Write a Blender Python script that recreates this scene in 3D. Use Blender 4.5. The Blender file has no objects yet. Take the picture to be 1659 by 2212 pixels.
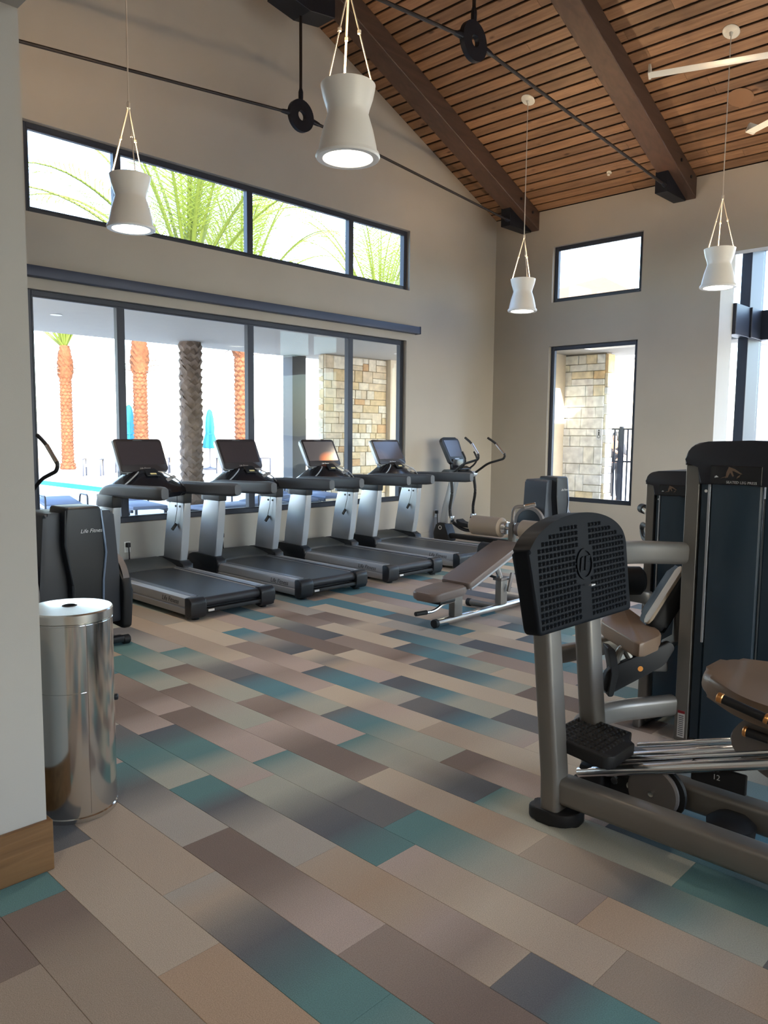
import bpy, bmesh, math, random
from mathutils import Vector, Matrix, noise
R = math.radians
C = bpy.context.scene.collection
S = bpy.context.scene
random.seed(7)

# ------------------------------------------------------------------ camera, sky, sun, exposure
FPX, PW, PH = 1666.583, 1659.0, 2212.0
CAMZ = 1.6
YAW, PITCH, ROLL = R(43.95701), R(5.73710), R(0.55559)
def cam_axes():
    cy, sy, cp, sp = math.cos(YAW), math.sin(YAW), math.cos(PITCH), math.sin(PITCH)
    f = Vector((cy*cp, sy*cp, -sp)); r = Vector((sy, -cy, 0)); u = r.cross(f)
    c, s = math.cos(ROLL), math.sin(ROLL)
    return c*r+s*u, -s*r+c*u, f
_r, _u, _f = cam_axes()
cam = bpy.data.objects.new('camera', bpy.data.cameras.new('camera')); C.objects.link(cam)
cam.matrix_world = Matrix(((_r.x, _u.x, -_f.x, 0), (_r.y, _u.y, -_f.y, 0), (_r.z, _u.z, -_f.z, CAMZ), (0, 0, 0, 1)))
cam.data.sensor_fit = 'VERTICAL'; cam.data.sensor_height = 36; cam.data.sensor_width = 27
cam.data.lens = FPX/PH*36; cam.data.clip_start = .05; cam.data.clip_end = 500
S.camera = cam
S.view_settings.view_transform = 'Standard'; S.view_settings.look = 'None'
S.view_settings.gamma = 1; S.view_settings.use_curve_mapping = False
S.view_settings.exposure = 1.15
S.cycles.use_denoising = True
S.cycles.max_bounces = 10; S.cycles.diffuse_bounces = 6; S.cycles.transparent_max_bounces = 16
S.cycles.sample_clamp_indirect = 8
S.cycles.caustics_reflective = False; S.cycles.caustics_refractive = False

SUN_ELEV, SUN_AZ = R(36), R(248)        # direction towards the sun, azimuth from +X
w = bpy.data.worlds.new('world'); S.world = w; w.use_nodes = True
nt = w.node_tree; bg = nt.nodes['Background']
sky = nt.nodes.new('ShaderNodeTexSky'); sky.sky_type = 'NISHITA'; sky.sun_disc = False
sky.sun_elevation = SUN_ELEV; sky.sun_rotation = (math.pi/2-SUN_AZ) % (2*math.pi)
sky.air_density = 1.0; sky.dust_density = 1.5; sky.ozone_density = 1.0
nt.links.new(sky.outputs[0], bg.inputs[0]); bg.inputs[1].default_value = 0.9
sun = bpy.data.objects.new('sun', bpy.data.lights.new('sun', 'SUN')); C.objects.link(sun)
sun.data.energy = 7.0; sun.data.angle = R(.6); sun.data.color = (1, .96, .90)
sd = Vector((math.cos(SUN_AZ)*math.cos(SUN_ELEV), math.sin(SUN_AZ)*math.cos(SUN_ELEV), math.sin(SUN_ELEV)))
sun.rotation_euler = sd.to_track_quat('Z', 'Y').to_euler()
def portal(name, loc, nrm, w_, h_):
    l = bpy.data.lights.new(name, 'AREA'); l.shape = 'RECTANGLE'; l.size = w_; l.size_y = h_; l.cycles.is_portal = True
    o = bpy.data.objects.new(name, l); C.objects.link(o); o.location = loc
    o.rotation_euler = (-Vector(nrm)).to_track_quat('Z', 'Y').to_euler()
for a in (((5.78, 8.02, 1.8), (0, -1, 0), 5.5, 2.4), ((5.8, 8.02, 4.12), (0, -1, 0), 5.5, .9), ((10.92, 5.93, 1.8), (-1, 0, 0), 1.5, 2.4),
          ((10.92, 5.93, 4.09), (-1, 0, 0), 1.5, .9), ((12.2, 2.2, 2.1), (-1, 0, 0), 3.7, 4.1),
          ((5.8, -7.25, 1.9), (0, 1, 0), 8, 2.6), ((5.8, -7.25, 4.1), (0, 1, 0), 8, .9)):
    portal('window_portal', *a)

# ------------------------------------------------------------------ helpers
def P3(*a): return Vector(a)
class MB:
    def __init__(s): s.bm = bmesh.new()
    def _bev(s, geom_faces, bevel, seg):
        if bevel > 0:
            es = list({e for f in geom_faces for e in f.edges})
            bmesh.ops.bevel(s.bm, geom=es, offset=bevel, segments=seg, affect='EDGES', profile=.5, clamp_overlap=True)
    def box(s, x0, x1, y0, y1, z0, z1, bevel=0, seg=2, M=None):
        v = [s.bm.verts.new((x, y, z)) for x in (x0, x1) for y in (y0, y1) for z in (z0, z1)]
        if M is not None:
            for q in v: q.co = M @ q.co
        fs = [s.bm.faces.new([v[i] for i in f]) for f in ((0, 1, 3, 2), (4, 6, 7, 5), (0, 4, 5, 1), (2, 3, 7, 6), (0, 2, 6, 4), (1, 5, 7, 3))]
        s._bev(fs, bevel, seg); return s
    def prism(s, poly, ax, lo, hi, bevel=0, seg=2, M=None):
        def mk(a, b, t): return {'x': (t, a, b), 'y': (a, t, b), 'z': (a, b, t)}[ax]
        A = [s.bm.verts.new(mk(a, b, lo)) for a, b in poly]; B = [s.bm.verts.new(mk(a, b, hi)) for a, b in poly]
        if M is not None:
            for q in A+B: q.co = M @ q.co
        n = len(poly); fs = [s.bm.faces.new(A[::-1]), s.bm.faces.new(B)]
        fs += [s.bm.faces.new((A[i], A[(i+1) % n], B[(i+1) % n], B[i])) for i in range(n)]
        if bevel > 0:
            es = list({e for f in fs[:2] for e in f.edges})
            bmesh.ops.bevel(s.bm, geom=es, offset=bevel, segments=seg, affect='EDGES', profile=.5, clamp_overlap=True)
        return s
    def sweep(s, path, prof, up=(0, 0, 1), caps=True, scale=None):
        path = [Vector(p) for p in path]; n = len(path); rings = []
        up = Vector(up); prev = None
        for i, p in enumerate(path):
            t = (path[min(i+1, n-1)]-path[max(i-1, 0)]).normalized()
            side = t.cross(up)
            if side.length < 1e-3: side = prev if prev else t.cross(Vector((1, 0, 0)))
            side = side.normalized()
            if prev is not None and side.dot(prev) < 0: side = -side
            prev = side; u2 = side.cross(t).normalized(); k = scale[i] if scale else 1
            rings.append([s.bm.verts.new(p+side*a*k+u2*b*k) for a, b in prof])
        m = len(prof)
        for i in range(n-1):
            for j in range(m):
                s.bm.faces.new((rings[i][j], rings[i][(j+1) % m], rings[i+1][(j+1) % m], rings[i+1][j]))
        if caps: s.bm.faces.new(rings[0][::-1]); s.bm.faces.new(rings[-1])
        return s
    def tube(s, path, r, seg=10, scale=None, caps=True):
        return s.sweep(path, [(r*math.cos(2*math.pi*k/seg), r*math.sin(2*math.pi*k/seg)) for k in range(seg)], caps=caps, scale=scale)
    def bar(s, path, w_, h_, rad=.012, up=(0, 0, 1)):
        return s.sweep(path, rrect(w_, h_, rad), up=up)
    def cyl(s, p0, p1, r, seg=18, bevel=0):
        p0, p1 = Vector(p0), Vector(p1)
        if bevel:
            d = (p1-p0).normalized()*bevel; k = (r-bevel)/r
            return s.tube([p0, p0+d, p1-d, p1], r, seg, scale=[k, 1, 1, k])
        return s.tube([p0, p1], r, seg)
    def lathe(s, prof, c, seg=28, axis='z', cap0=True, cap1=True):
        c = Vector(c); rings = []
        for r, h in prof:
            ring = []
            for k in range(seg):
                a = 2*math.pi*k/seg; x, y = r*math.cos(a), r*math.sin(a)
                ring.append(s.bm.verts.new(c+Vector({'z': (x, y, h), 'x': (h, x, y), 'y': (y, h, x)}[axis])))
            rings.append(ring)
        for i in range(len(rings)-1):
            for k in range(seg):
                s.bm.faces.new((rings[i][k], rings[i][(k+1) % seg], rings[i+1][(k+1) % seg], rings[i+1][k]))
        if cap0: s.bm.faces.new(rings[0][::-1])
        if cap1: s.bm.faces.new(rings[-1])
        return s
    def ring(s, c, r0, r1, h, axis, seg=24):
        return s.lathe([(r0, -h/2), (r1, -h/2), (r1, h/2), (r0, h/2), (r0, -h/2)], c, seg, axis, False, False)
    def quad(s, *pts): s.bm.faces.new([s.bm.verts.new(p) for p in pts]); return s
    def pyr(s, c, ax_u, ax_v, ax_n, a, h):
        c = Vector(c); b = [s.bm.verts.new(c+ax_u*i*a+ax_v*j*a) for i, j in ((-1, -1), (1, -1), (1, 1), (-1, 1))]
        t = [s.bm.verts.new(c+ax_u*i*a*.45+ax_v*j*a*.45+ax_n*h) for i, j in ((-1, -1), (1, -1), (1, 1), (-1, 1))]
        for i in range(4): s.bm.faces.new((b[i], b[(i+1) % 4], t[(i+1) % 4], t[i]))
        s.bm.faces.new(t); return s
    def finish(s, name, m, parent=None, smooth=35, label=None, kind=None):
        bm = s.bm
        if parent is not None:
            bmesh.ops.translate(bm, vec=-world_loc(parent), verts=bm.verts)
        bmesh.ops.recalc_face_normals(bm, faces=bm.faces)
        me = bpy.data.meshes.new(name); bm.to_mesh(me); bm.free()
        if smooth:
            me.shade_smooth(); me.set_sharp_from_angle(angle=R(smooth))
        me.materials.append(m)
        o = bpy.data.objects.new(name, me); C.objects.link(o)
        if parent is not None: o.parent = parent
        if label: o['label'] = label
        if kind: o['kind'] = kind
        return o
def world_loc(o):
    v = Vector((0, 0, 0))
    while o is not None: v += o.location; o = o.parent
    return v
def rrect(w_, h_, r, n=3):
    out = []
    for cx, cy, a0 in ((w_/2-r, h_/2-r, 0), (-w_/2+r, h_/2-r, 90), (-w_/2+r, -h_/2+r, 180), (w_/2-r, -h_/2+r, 270)):
        for k in range(n+1):
            a = R(a0+90*k/n); out.append((cx+r*math.cos(a), cy+r*math.sin(a)))
    return out
def rpoly(poly, r, n=3):                      # round the corners of a polygon
    out = []; N = len(poly)
    for i in range(N):
        p, a, b = Vector(poly[i]), Vector(poly[i-1]), Vector(poly[(i+1) % N])
        d = min(r, (a-p).length*.45, (b-p).length*.45)
        s_, e = p+(a-p).normalized()*d, p+(b-p).normalized()*d
        for k in range(n+1):
            t = k/n; q = s_*(1-t)**2+p*2*t*(1-t)+e*t*t; out.append((q.x, q.y))
    return out
def smooth_path(pts, n=6):
    pts = [Vector(p) for p in pts]; out = []
    for i in range(len(pts)-1):
        p0, p1, p2, p3 = pts[max(i-1, 0)], pts[i], pts[i+1], pts[min(i+2, len(pts)-1)]
        for k in range(n):
            t = k/n
            out.append(.5*((2*p1)+(-p0+p2)*t+(2*p0-5*p1+4*p2-p3)*t*t+(-p0+3*p1-3*p2+p3)*t**3))
    return out+[pts[-1]]
def fillet(pts, r=.06, n=5):                  # polyline with rounded bends
    pts = [Vector(p) for p in pts]; out = [pts[0]]
    for i in range(1, len(pts)-1):
        p, a, b = pts[i], pts[i-1], pts[i+1]
        d = min(r, (a-p).length*.48, (b-p).length*.48)
        s_, e = p+(a-p).normalized()*d, p+(b-p).normalized()*d
        out += [s_*(1-k/n)**2+p*2*(k/n)*(1-k/n)+e*(k/n)**2 for k in range(n+1)]
    return out+[pts[-1]]
def thing(name, label, cat, loc=(0, 0, 0), group=None):
    o = bpy.data.objects.new(name, None); C.objects.link(o); o.location = loc; o.empty_display_size = .1
    o['label'] = label; o['category'] = cat
    if group: o['group'] = group
    return o
def tag(o, label, cat, group=None):
    o['label'] = label; o['category'] = cat
    if group: o['group'] = group
    return o
def setting(name, loc=(0, 0, 0)):
    o = bpy.data.objects.new(name, None); C.objects.link(o); o.location = loc; o['kind'] = 'structure'; return o
def struct(mb, name, m, smooth=0): return mb.finish(name, m, None, smooth, kind='structure')
def copy_tree(o, parent=None):
    c = o.copy(); C.objects.link(c)
    if parent is not None: c.parent = parent
    for ch in [k for k in bpy.data.objects if k.parent == o]: copy_tree(ch, c)
    return c
def text(name, s, size, loc, xdir, ydir, m, parent, extrude=.0006, shear=0, align='CENTER'):
    cu = bpy.data.curves.new('t', 'FONT'); cu.body = s; cu.size = size; cu.extrude = extrude; cu.shear = shear
    cu.align_x = align; cu.align_y = 'CENTER'; cu.resolution_u = 3
    ob = bpy.data.objects.new('t', cu); C.objects.link(ob)
    me = bpy.data.meshes.new_from_object(ob.evaluated_get(bpy.context.evaluated_depsgraph_get()))
    bpy.data.objects.remove(ob); bpy.data.curves.remove(cu)
    x = Vector(xdir).normalized(); y = Vector(ydir).normalized(); z = x.cross(y)
    M = Matrix(((x.x, y.x, z.x, loc[0]), (x.y, y.y, z.y, loc[1]), (x.z, y.z, z.z, loc[2]), (0, 0, 0, 1)))
    me.transform(M)
    if parent is not None: me.transform(Matrix.Translation(-world_loc(parent)))
    me.materials.clear(); me.materials.append(m); me.name = name
    o = bpy.data.objects.new(name, me); C.objects.link(o); o.parent = parent
    return o

# ------------------------------------------------------------------ materials
def srgb(r, g, b):
    f = lambda c: (c/255/12.92 if c <= 10 else ((c/255+.055)/1.055)**2.4)
    return (f(r), f(g), f(b), 1)
def mat(name, col, rough=.5, metal=0, var=.0, scale=8, bump=0, bscale=200, spec=.5, coat=0):
    m = bpy.data.materials.new(name); m.use_nodes = True; t = m.node_tree; b = t.nodes['Principled BSDF']
    col = col if len(col) == 4 else (*col, 1)
    b.inputs['Base Color'].default_value = col; b.inputs['Roughness'].default_value = rough; b.inputs['Metallic'].default_value = metal
    b.inputs['Specular IOR Level'].default_value = spec
    if coat: b.inputs['Coat Weight'].default_value = coat; b.inputs['Coat Roughness'].default_value = .1
    tc = t.nodes.new('ShaderNodeTexCoord')
    if var:
        n = t.nodes.new('ShaderNodeTexNoise'); n.inputs['Scale'].default_value = scale; n.inputs['Detail'].default_value = 4
        r = t.nodes.new('ShaderNodeValToRGB')
        r.color_ramp.elements[0].position = .3; r.color_ramp.elements[1].position = .7
        r.color_ramp.elements[0].color = tuple(c*(1-var) for c in col[:3])+(1,)
        r.color_ramp.elements[1].color = tuple(min(1, c*(1+var)) for c in col[:3])+(1,)
        t.links.new(tc.outputs['Object'], n.inputs['Vector']); t.links.new(n.outputs[0], r.inputs[0]); t.links.new(r.outputs[0], b.inputs['Base Color'])
    if bump:
        n = t.nodes.new('ShaderNodeTexNoise'); n.inputs['Scale'].default_value = bscale; n.inputs['Detail'].default_value = 3
        k = t.nodes.new('ShaderNodeBump'); k.inputs['Strength'].default_value = bump; k.inputs['Distance'].default_value = .01
        t.links.new(tc.outputs['Object'], n.inputs['Vector']); t.links.new(n.outputs[0], k.inputs['Height']); t.links.new(k.outputs[0], b.inputs['Normal'])
    return m
def emit(name, col, strength, base=(.8, .8, .8)):
    m = mat(name, base, .4); b = m.node_tree.nodes['Principled BSDF']
    b.inputs['Emission Color'].default_value = (*col, 1); b.inputs['Emission Strength'].default_value = strength; return m
def glass_mat(name, tint=(.96, .98, .98), ior=1.2):
    m = bpy.data.materials.new(name); m.use_nodes = True; t = m.node_tree; t.nodes.clear()
    o = t.nodes.new('ShaderNodeOutputMaterial'); mx = t.nodes.new('ShaderNodeMixShader'); tr = t.nodes.new('ShaderNodeBsdfTransparent')
    g = t.nodes.new('ShaderNodeBsdfGlossy'); fr = t.nodes.new('ShaderNodeFresnel')
    tr.inputs[0].default_value = (*tint, 1); g.inputs['Roughness'].default_value = 0.0; g.inputs[0].default_value = (.9, 1, 1, 1); ge = t.nodes.new('ShaderNodeNewGeometry'); mr = t.nodes.new('ShaderNodeMapRange')
    mr.inputs[3].default_value = ior; mr.inputs[4].default_value = 1/ior; t.links.new(ge.outputs['Backfacing'], mr.inputs[0]); t.links.new(mr.outputs[0], fr.inputs[0])
    t.links.new(fr.outputs[0], mx.inputs[0]); t.links.new(tr.outputs[0], mx.inputs[1]); t.links.new(g.outputs[0], mx.inputs[2]); t.links.new(mx.outputs[0], o.inputs[0])
    return m
def wood_mat(name, cols, axis, grain=30, rough=.55, knots=0, rnd=.35):
    m = bpy.data.materials.new(name); m.use_nodes = True; t = m.node_tree; b = t.nodes['Principled BSDF']; L = t.links.new
    tc = t.nodes.new('ShaderNodeTexCoord'); mp = t.nodes.new('ShaderNodeMapping'); oi = t.nodes.new('ShaderNodeObjectInfo')
    sc = [grain]*3; sc['xyz'.index(axis)] = grain*.06; mp.inputs['Scale'].default_value = sc
    ad = t.nodes.new('ShaderNodeVectorMath'); ad.operation = 'ADD'
    mu = t.nodes.new('ShaderNodeMath'); mu.operation = 'MULTIPLY'; mu.inputs[1].default_value = 37
    L(oi.outputs['Random'], mu.inputs[0]); L(tc.outputs['Object'], ad.inputs[0]); L(mu.outputs[0], ad.inputs[1]); L(ad.outputs[0], mp.inputs[0])
    n = t.nodes.new('ShaderNodeTexNoise'); n.inputs['Scale'].default_value = 1; n.inputs['Detail'].default_value = 5; n.inputs['Distortion'].default_value = .8
    L(mp.outputs[0], n.inputs[0])
    r = t.nodes.new('ShaderNodeValToRGB'); r.color_ramp.elements[0].position = .3; r.color_ramp.elements[1].position = .72
    r.color_ramp.elements[0].color = cols[0]; r.color_ramp.elements[1].color = cols[1]; L(n.outputs[0], r.inputs[0])
    mr = t.nodes.new('ShaderNodeMapRange'); mr.inputs[3].default_value = 1-rnd; mr.inputs[4].default_value = 1+rnd*.6; L(oi.outputs['Random'], mr.inputs[0])
    mx = t.nodes.new('ShaderNodeMix'); mx.data_type = 'RGBA'; mx.blend_type = 'MULTIPLY'; mx.inputs[0].default_value = 1
    L(r.outputs[0], mx.inputs[6]); L(mr.outputs[0], mx.inputs[7]); out = mx.outputs[2]
    if knots:
        mp2 = t.nodes.new('ShaderNodeMapping'); s2 = [5.0]*3; s2['xyz'.index(axis)] = 2.2; mp2.inputs['Scale'].default_value = s2; L(ad.outputs[0], mp2.inputs[0])
        v = t.nodes.new('ShaderNodeTexVoronoi'); v.inputs['Scale'].default_value = 1; L(mp2.outputs[0], v.inputs[0])
        r2 = t.nodes.new('ShaderNodeValToRGB'); r2.color_ramp.elements[0].position = .05; r2.color_ramp.elements[1].position = .13
        r2.color_ramp.elements[0].color = (.3, .22, .17, 1); r2.color_ramp.elements[1].color = (1, 1, 1, 1); L(v.outputs[0], r2.inputs[0])
        m2 = t.nodes.new('ShaderNodeMix'); m2.data_type = 'RGBA'; m2.blend_type = 'MULTIPLY'; m2.inputs[0].default_value = 1
        L(out, m2.inputs[6]); L(r2.outputs[0], m2.inputs[7]); out = m2.outputs[2]
    L(out, b.inputs['Base Color']); b.inputs['Roughness'].default_value = rough
    k = t.nodes.new('ShaderNodeBump'); k.inputs['Strength'].default_value = .15; k.inputs['Distance'].default_value = .01
    L(n.outputs[0], k.inputs['Height']); L(k.outputs[0], b.inputs['Normal'])
    return m
M = {}
M['wall'] = mat('wall_paint', (.405, .388, .362), .7, var=.03, scale=1.5, bump=.05, bscale=350)
M['wall_out'] = mat('stucco', (.62, .52, .38), .9, var=.05, bump=.2, bscale=150)
M['white'] = mat('white_paint', (.75, .75, .73), .5)
M['soffit'] = mat('soffit_paint', (.35, .325, .29), .8, var=.02)
M['frame'] = mat('window_frame_bronze', srgb(48, 54, 68), .45, .3)
M['shade_box'] = mat('shade_box', srgb(58, 68, 92), .5, .2)
M['glass'] = glass_mat('window_glass')
M['steel'] = mat('black_steel', srgb(24, 29, 40), .5, .5)
M['rod'] = mat('dark_rod', srgb(42, 38, 38), .5, .5)
M['board'] = wood_mat('ceiling_cedar', ((.165, .088, .047, 1), (.285, .168, .098, 1)), 'y', 26, .5, 1, .3)
M['backing'] = mat('ceiling_backing', (.012, .009, .008), .9)
M['beam'] = wood_mat('beam_timber', ((.042, .023, .017, 1), (.068, .038, .027, 1)), 'x', 14, .6, 0, .05)
M['base'] = wood_mat('baseboard_oak', ((.13, .062, .020, 1), (.215, .108, .040, 1)), 'x', 30, .45, 0, .05)
M['lampwhite'] = mat('lamp_white', (.86, .85, .83), .35)
M['cord'] = mat('lamp_cord', (.62, .58, .52), .5)
M['diffuser'] = emit('lamp_diffuser', (1, .86, .66), 9)
M['stainless'] = mat('stainless', (.66, .65, .63), .13, 1, var=.04, scale=3)
M['stainless_lid'] = mat('stainless_brushed', (.78, .76, .72), .22, 1, var=.03, scale=5)
M['black'] = mat('black_plastic', srgb(22, 27, 35), .45)
M['plate'] = mat('plate_black', srgb(8, 15, 24), .6, spec=.22)
M['blackrub'] = mat('black_rubber', srgb(15, 18, 24), .6)
M['charcoal'] = mat('charcoal_plastic', srgb(46, 52, 63), .45, bump=.04, bscale=600)
M['grip'] = mat('grey_grip', srgb(78, 82, 90), .5, bump=.05, bscale=500)
M['dash'] = mat('gloss_black', srgb(26, 28, 36), .22)
M['silver'] = mat('silver_paint', srgb(176, 184, 195), .34, .4, var=.02)
M['silver2'] = mat('silver_rail', srgb(172, 177, 184), .38, .35)
M['strip'] = mat('landing_strip', srgb(110, 116, 126), .4, .3, bump=.1, bscale=400)
M['belt'] = mat('running_belt', srgb(40, 43, 50), .42, bump=.15, bscale=900)
M['bezel'] = mat('display_bezel', srgb(46, 45, 51), .3)
M['screen'] = mat('screen_glass', srgb(58, 55, 62), .2)
M['hood'] = mat('hood_plastic', srgb(64, 68, 70), .5)
M['chrome'] = mat('chrome', (.8, .8, .8), .2, 1)
M['taupe'] = mat('grey_frame', srgb(124, 122, 120), .36, .4, var=.03)
M['vinyl'] = mat('brown_vinyl', srgb(124, 104, 88), .42, bump=.06, bscale=300)
M['vinyl2'] = mat('grey_brown_vinyl', srgb(112, 101, 98), .45, bump=.06, bscale=300)
M['roller'] = mat('roller_foam', srgb(150, 138, 126), .55, bump=.05, bscale=300)
M['beige'] = mat('beige_vinyl', srgb(165, 150, 132), .5)
M['shroud'] = mat('weight_shroud', srgb(52, 70, 86), .25, .15)
M['towercap'] = mat('tower_cap', srgb(40, 43, 54), .4)
M['copper'] = mat('copper_trim', srgb(210, 150, 90), .3, .8)
M['orange'] = mat('orange_knob', srgb(225, 150, 70), .4)
M['greyplate'] = mat('grey_plate', srgb(112, 108, 108), .45, .2)
M['label'] = mat('white_label', (.75, .75, .75), .5)
M['red'] = mat('red_label', srgb(150, 40, 50), .5)
M['yellow'] = mat('yellow_label', srgb(220, 210, 160), .5)
M['logo'] = mat('silver_logo', (.7, .72, .75), .3, .6)
M['logodark'] = mat('dark_logo', srgb(45, 48, 55), .5)
M['bluestripe'] = mat('blue_grey_stripe', srgb(120, 140, 170), .35, .2)
M['fan'] = mat('fan_white', (.72, .72, .66), .35)
M['speaker'] = mat('speaker_brown', srgb(128, 98, 74), .7)
M['concrete'] = mat('pool_deck', (.60, .58, .55), .8, var=.06, scale=2)
M['palmtrunk'] = mat('palm_bark', (.16, .052, .018), .9, var=.35, scale=9, bump=.5, bscale=25)
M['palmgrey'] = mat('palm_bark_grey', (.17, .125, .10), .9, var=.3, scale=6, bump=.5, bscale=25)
M['umbrella'] = mat('cyan_canvas', (.006, .13, .23), .7)
M['poolwater'] = mat('pool_water', (.012, .17, .19), .35, spec=.05)
_pw = M['poolwater'].node_tree; _d = _pw.nodes.new('ShaderNodeBsdfDiffuse'); _d.inputs[0].default_value = (.03, .22, .25, 1)
_m = _pw.nodes.new('ShaderNodeMixShader'); _m.inputs[0].default_value = .06
_pw.links.new(_d.outputs[0], _m.inputs[1]); _pw.links.new(_pw.nodes['Principled BSDF'].outputs[0], _m.inputs[2]); _pw.links.new(_m.outputs[0], _pw.nodes['Material Output'].inputs[0])
M['lounge'] = mat('lounger_sling', srgb(110, 122, 150), .7)
M['lframe'] = mat('lounger_frame', srgb(70, 72, 82), .5, .4)
M['column'] = mat('grey_column', srgb(84, 84, 88), .6)
M['sand'] = mat('desert_ground', (.55, .45, .33), .95, var=.1, scale=.3)
M['hill'] = mat('far_hill', (.2, .16, .14), .95)
M['skin'] = mat('skin', (.45, .24, .15), .6)
M['darkcloth'] = mat('dark_cloth', (.03, .03, .035), .8)
M['hair'] = mat('dark_hair', (.02, .015, .012), .6)
M['rooftile'] = mat('tan_roof_tile', (.17, .095, .045), .9, var=.1, scale=3)
def leaf_mat():
    m = bpy.data.materials.new('palm_leaf'); m.use_nodes = True; t = m.node_tree; b = t.nodes['Principled BSDF']
    b.inputs['Base Color'].default_value = (.15, .19, .025, 1); b.inputs['Roughness'].default_value = .5
    o = t.nodes['Material Output']; tl = t.nodes.new('ShaderNodeBsdfTranslucent'); tl.inputs[0].default_value = (.26, .30, .03, 1)
    mx = t.nodes.new('ShaderNodeMixShader'); mx.inputs[0].default_value = .45
    t.links.new(b.outputs[0], mx.inputs[1]); t.links.new(tl.outputs[0], mx.inputs[2]); t.links.new(mx.outputs[0], o.inputs[0]); return m
M['leaf'] = leaf_mat()
def attr_mat(name, rough, noise_scale, amt, bump):
    m = bpy.data.materials.new(name); m.use_nodes = True; t = m.node_tree; b = t.nodes['Principled BSDF']; L = t.links.new
    a = t.nodes.new('ShaderNodeAttribute'); a.attribute_name = 'Col'; tc = t.nodes.new('ShaderNodeTexCoord')
    n = t.nodes.new('ShaderNodeTexNoise'); n.inputs['Scale'].default_value = noise_scale; n.inputs['Detail'].default_value = 2; L(tc.outputs['Object'], n.inputs[0])
    mr = t.nodes.new('ShaderNodeMapRange'); mr.inputs[1].default_value = .3; mr.inputs[2].default_value = .7; mr.inputs[3].default_value = 1-amt; mr.inputs[4].default_value = 1+amt; L(n.outputs[0], mr.inputs[0])
    mx = t.nodes.new('ShaderNodeMix'); mx.data_type = 'RGBA'; mx.blend_type = 'MULTIPLY'; mx.inputs[0].default_value = 1
    L(a.outputs[0], mx.inputs[6]); L(mr.outputs[0], mx.inputs[7]); L(mx.outputs[2], b.inputs['Base Color'])
    b.inputs['Roughness'].default_value = rough; b.inputs['Specular IOR Level'].default_value = .25
    if bump:
        k = t.nodes.new('ShaderNodeBump'); k.inputs['Strength'].default_value = bump; k.inputs['Distance'].default_value = .004
        L(n.outputs[0], k.inputs['Height']); L(k.outputs[0], b.inputs['Normal'])
    return m
M['carpet'] = attr_mat('carpet_pile', .85, 260, .14, .4)
def rnd_mat(name, stops, rough=.85, bump=.4, bscale=40, var=.2):
    m = bpy.data.materials.new(name); m.use_nodes = True; t = m.node_tree; b = t.nodes['Principled BSDF']; L = t.links.new
    oi = t.nodes.new('ShaderNodeObjectInfo'); r = t.nodes.new('ShaderNodeValToRGB'); r.color_ramp.interpolation = 'CONSTANT'
    while len(r.color_ramp.elements) < len(stops): r.color_ramp.elements.new(.5)
    for e, (p, c) in zip(r.color_ramp.elements, stops): e.position = p; e.color = (*c, 1)
    L(oi.outputs['Random'], r.inputs[0])
    tc = t.nodes.new('ShaderNodeTexCoord'); n = t.nodes.new('ShaderNodeTexNoise'); n.inputs['Scale'].default_value = bscale*.2; n.inputs['Detail'].default_value = 5
    L(tc.outputs['Object'], n.inputs[0])
    mr = t.nodes.new('ShaderNodeMapRange'); mr.inputs[1].default_value = .3; mr.inputs[2].default_value = .7; mr.inputs[3].default_value = 1-var; mr.inputs[4].default_value = 1+var; L(n.outputs[0], mr.inputs[0])
    mx = t.nodes.new('ShaderNodeMix'); mx.data_type = 'RGBA'; mx.blend_type = 'MULTIPLY'; mx.inputs[0].default_value = 1
    L(r.outputs[0], mx.inputs[6]); L(mr.outputs[0], mx.inputs[7]); L(mx.outputs[2], b.inputs['Base Color'])
    b.inputs['Roughness'].default_value = rough
    k = t.nodes.new('ShaderNodeBump'); k.inputs['Strength'].default_value = bump; k.inputs['Distance'].default_value = .02
    L(n.outputs[0], k.inputs['Height']); L(k.outputs[0], b.inputs['Normal'])
    return m
M['stone'] = rnd_mat('limestone', ((0, (.64, .52, .36)), (.3, (.70, .61, .46)), (.58, (.62, .47, .27)), (.72, (.72, .64, .5)), (.88, (.58, .36, .18)), (.94, (.64, .49, .28))))
M['stone2'] = rnd_mat('bright_lit_limestone', ((0, (.86, .82, .72)), (.3, (.9, .88, .82)), (.62, (.84, .72, .5)), (.72, (.88, .86, .82)), (.90, (.8, .58, .32)), (.95, (.86, .8, .62))))  # same limestone, strong daylight put into the colour as lighter tones
M['mortar'] = mat('mortar', (.66, .58, .45), .95)

# ------------------------------------------------------------------ room shell
YW, XB, ZE, SL, XR = 7.75, 10.63, 5.08, 5/12, 5.93
XL = 1.09
def zc(x): return ZE+SL*(XB-x) if x >= XR else ZE+SL*(XB-XR)-SL*(XR-x)
ZR = zc(XR)
def gable(name, y0, y1, wins):
    b = MB(); x0, x1 = .83, 10.9
    xs = sorted({x0, x1, *[v for w_ in wins for v in w_[:2]]})
    for a, c in zip(xs, xs[1:]):
        hs = sorted([(w_[2], w_[3]) for w_ in wins if w_[0] <= a+1e-6 and w_[1] >= c-1e-6]); z = 0
        for l, h in hs: b.box(a, c, y0, y1, z, l); z = h
        b.box(a, c, y0, y1, z, 4.85)
    b.prism([(x0, 4.85), (x1, 4.85), (x1, zc(x1)), (XR, ZR), (x0, zc(x0))], 'y', y0, y1)
    return struct(b, name, M['wall'])
WL = (3.07, 8.48, .62, 2.97); WU = (3.08, 8.53, 3.69, 4.535)
gable('wall_left', YW, YW+.2, [WL, (8.48, 8.53, 3.69, 4.535), (3.08, 8.48, 3.69, 4.535)])
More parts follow.
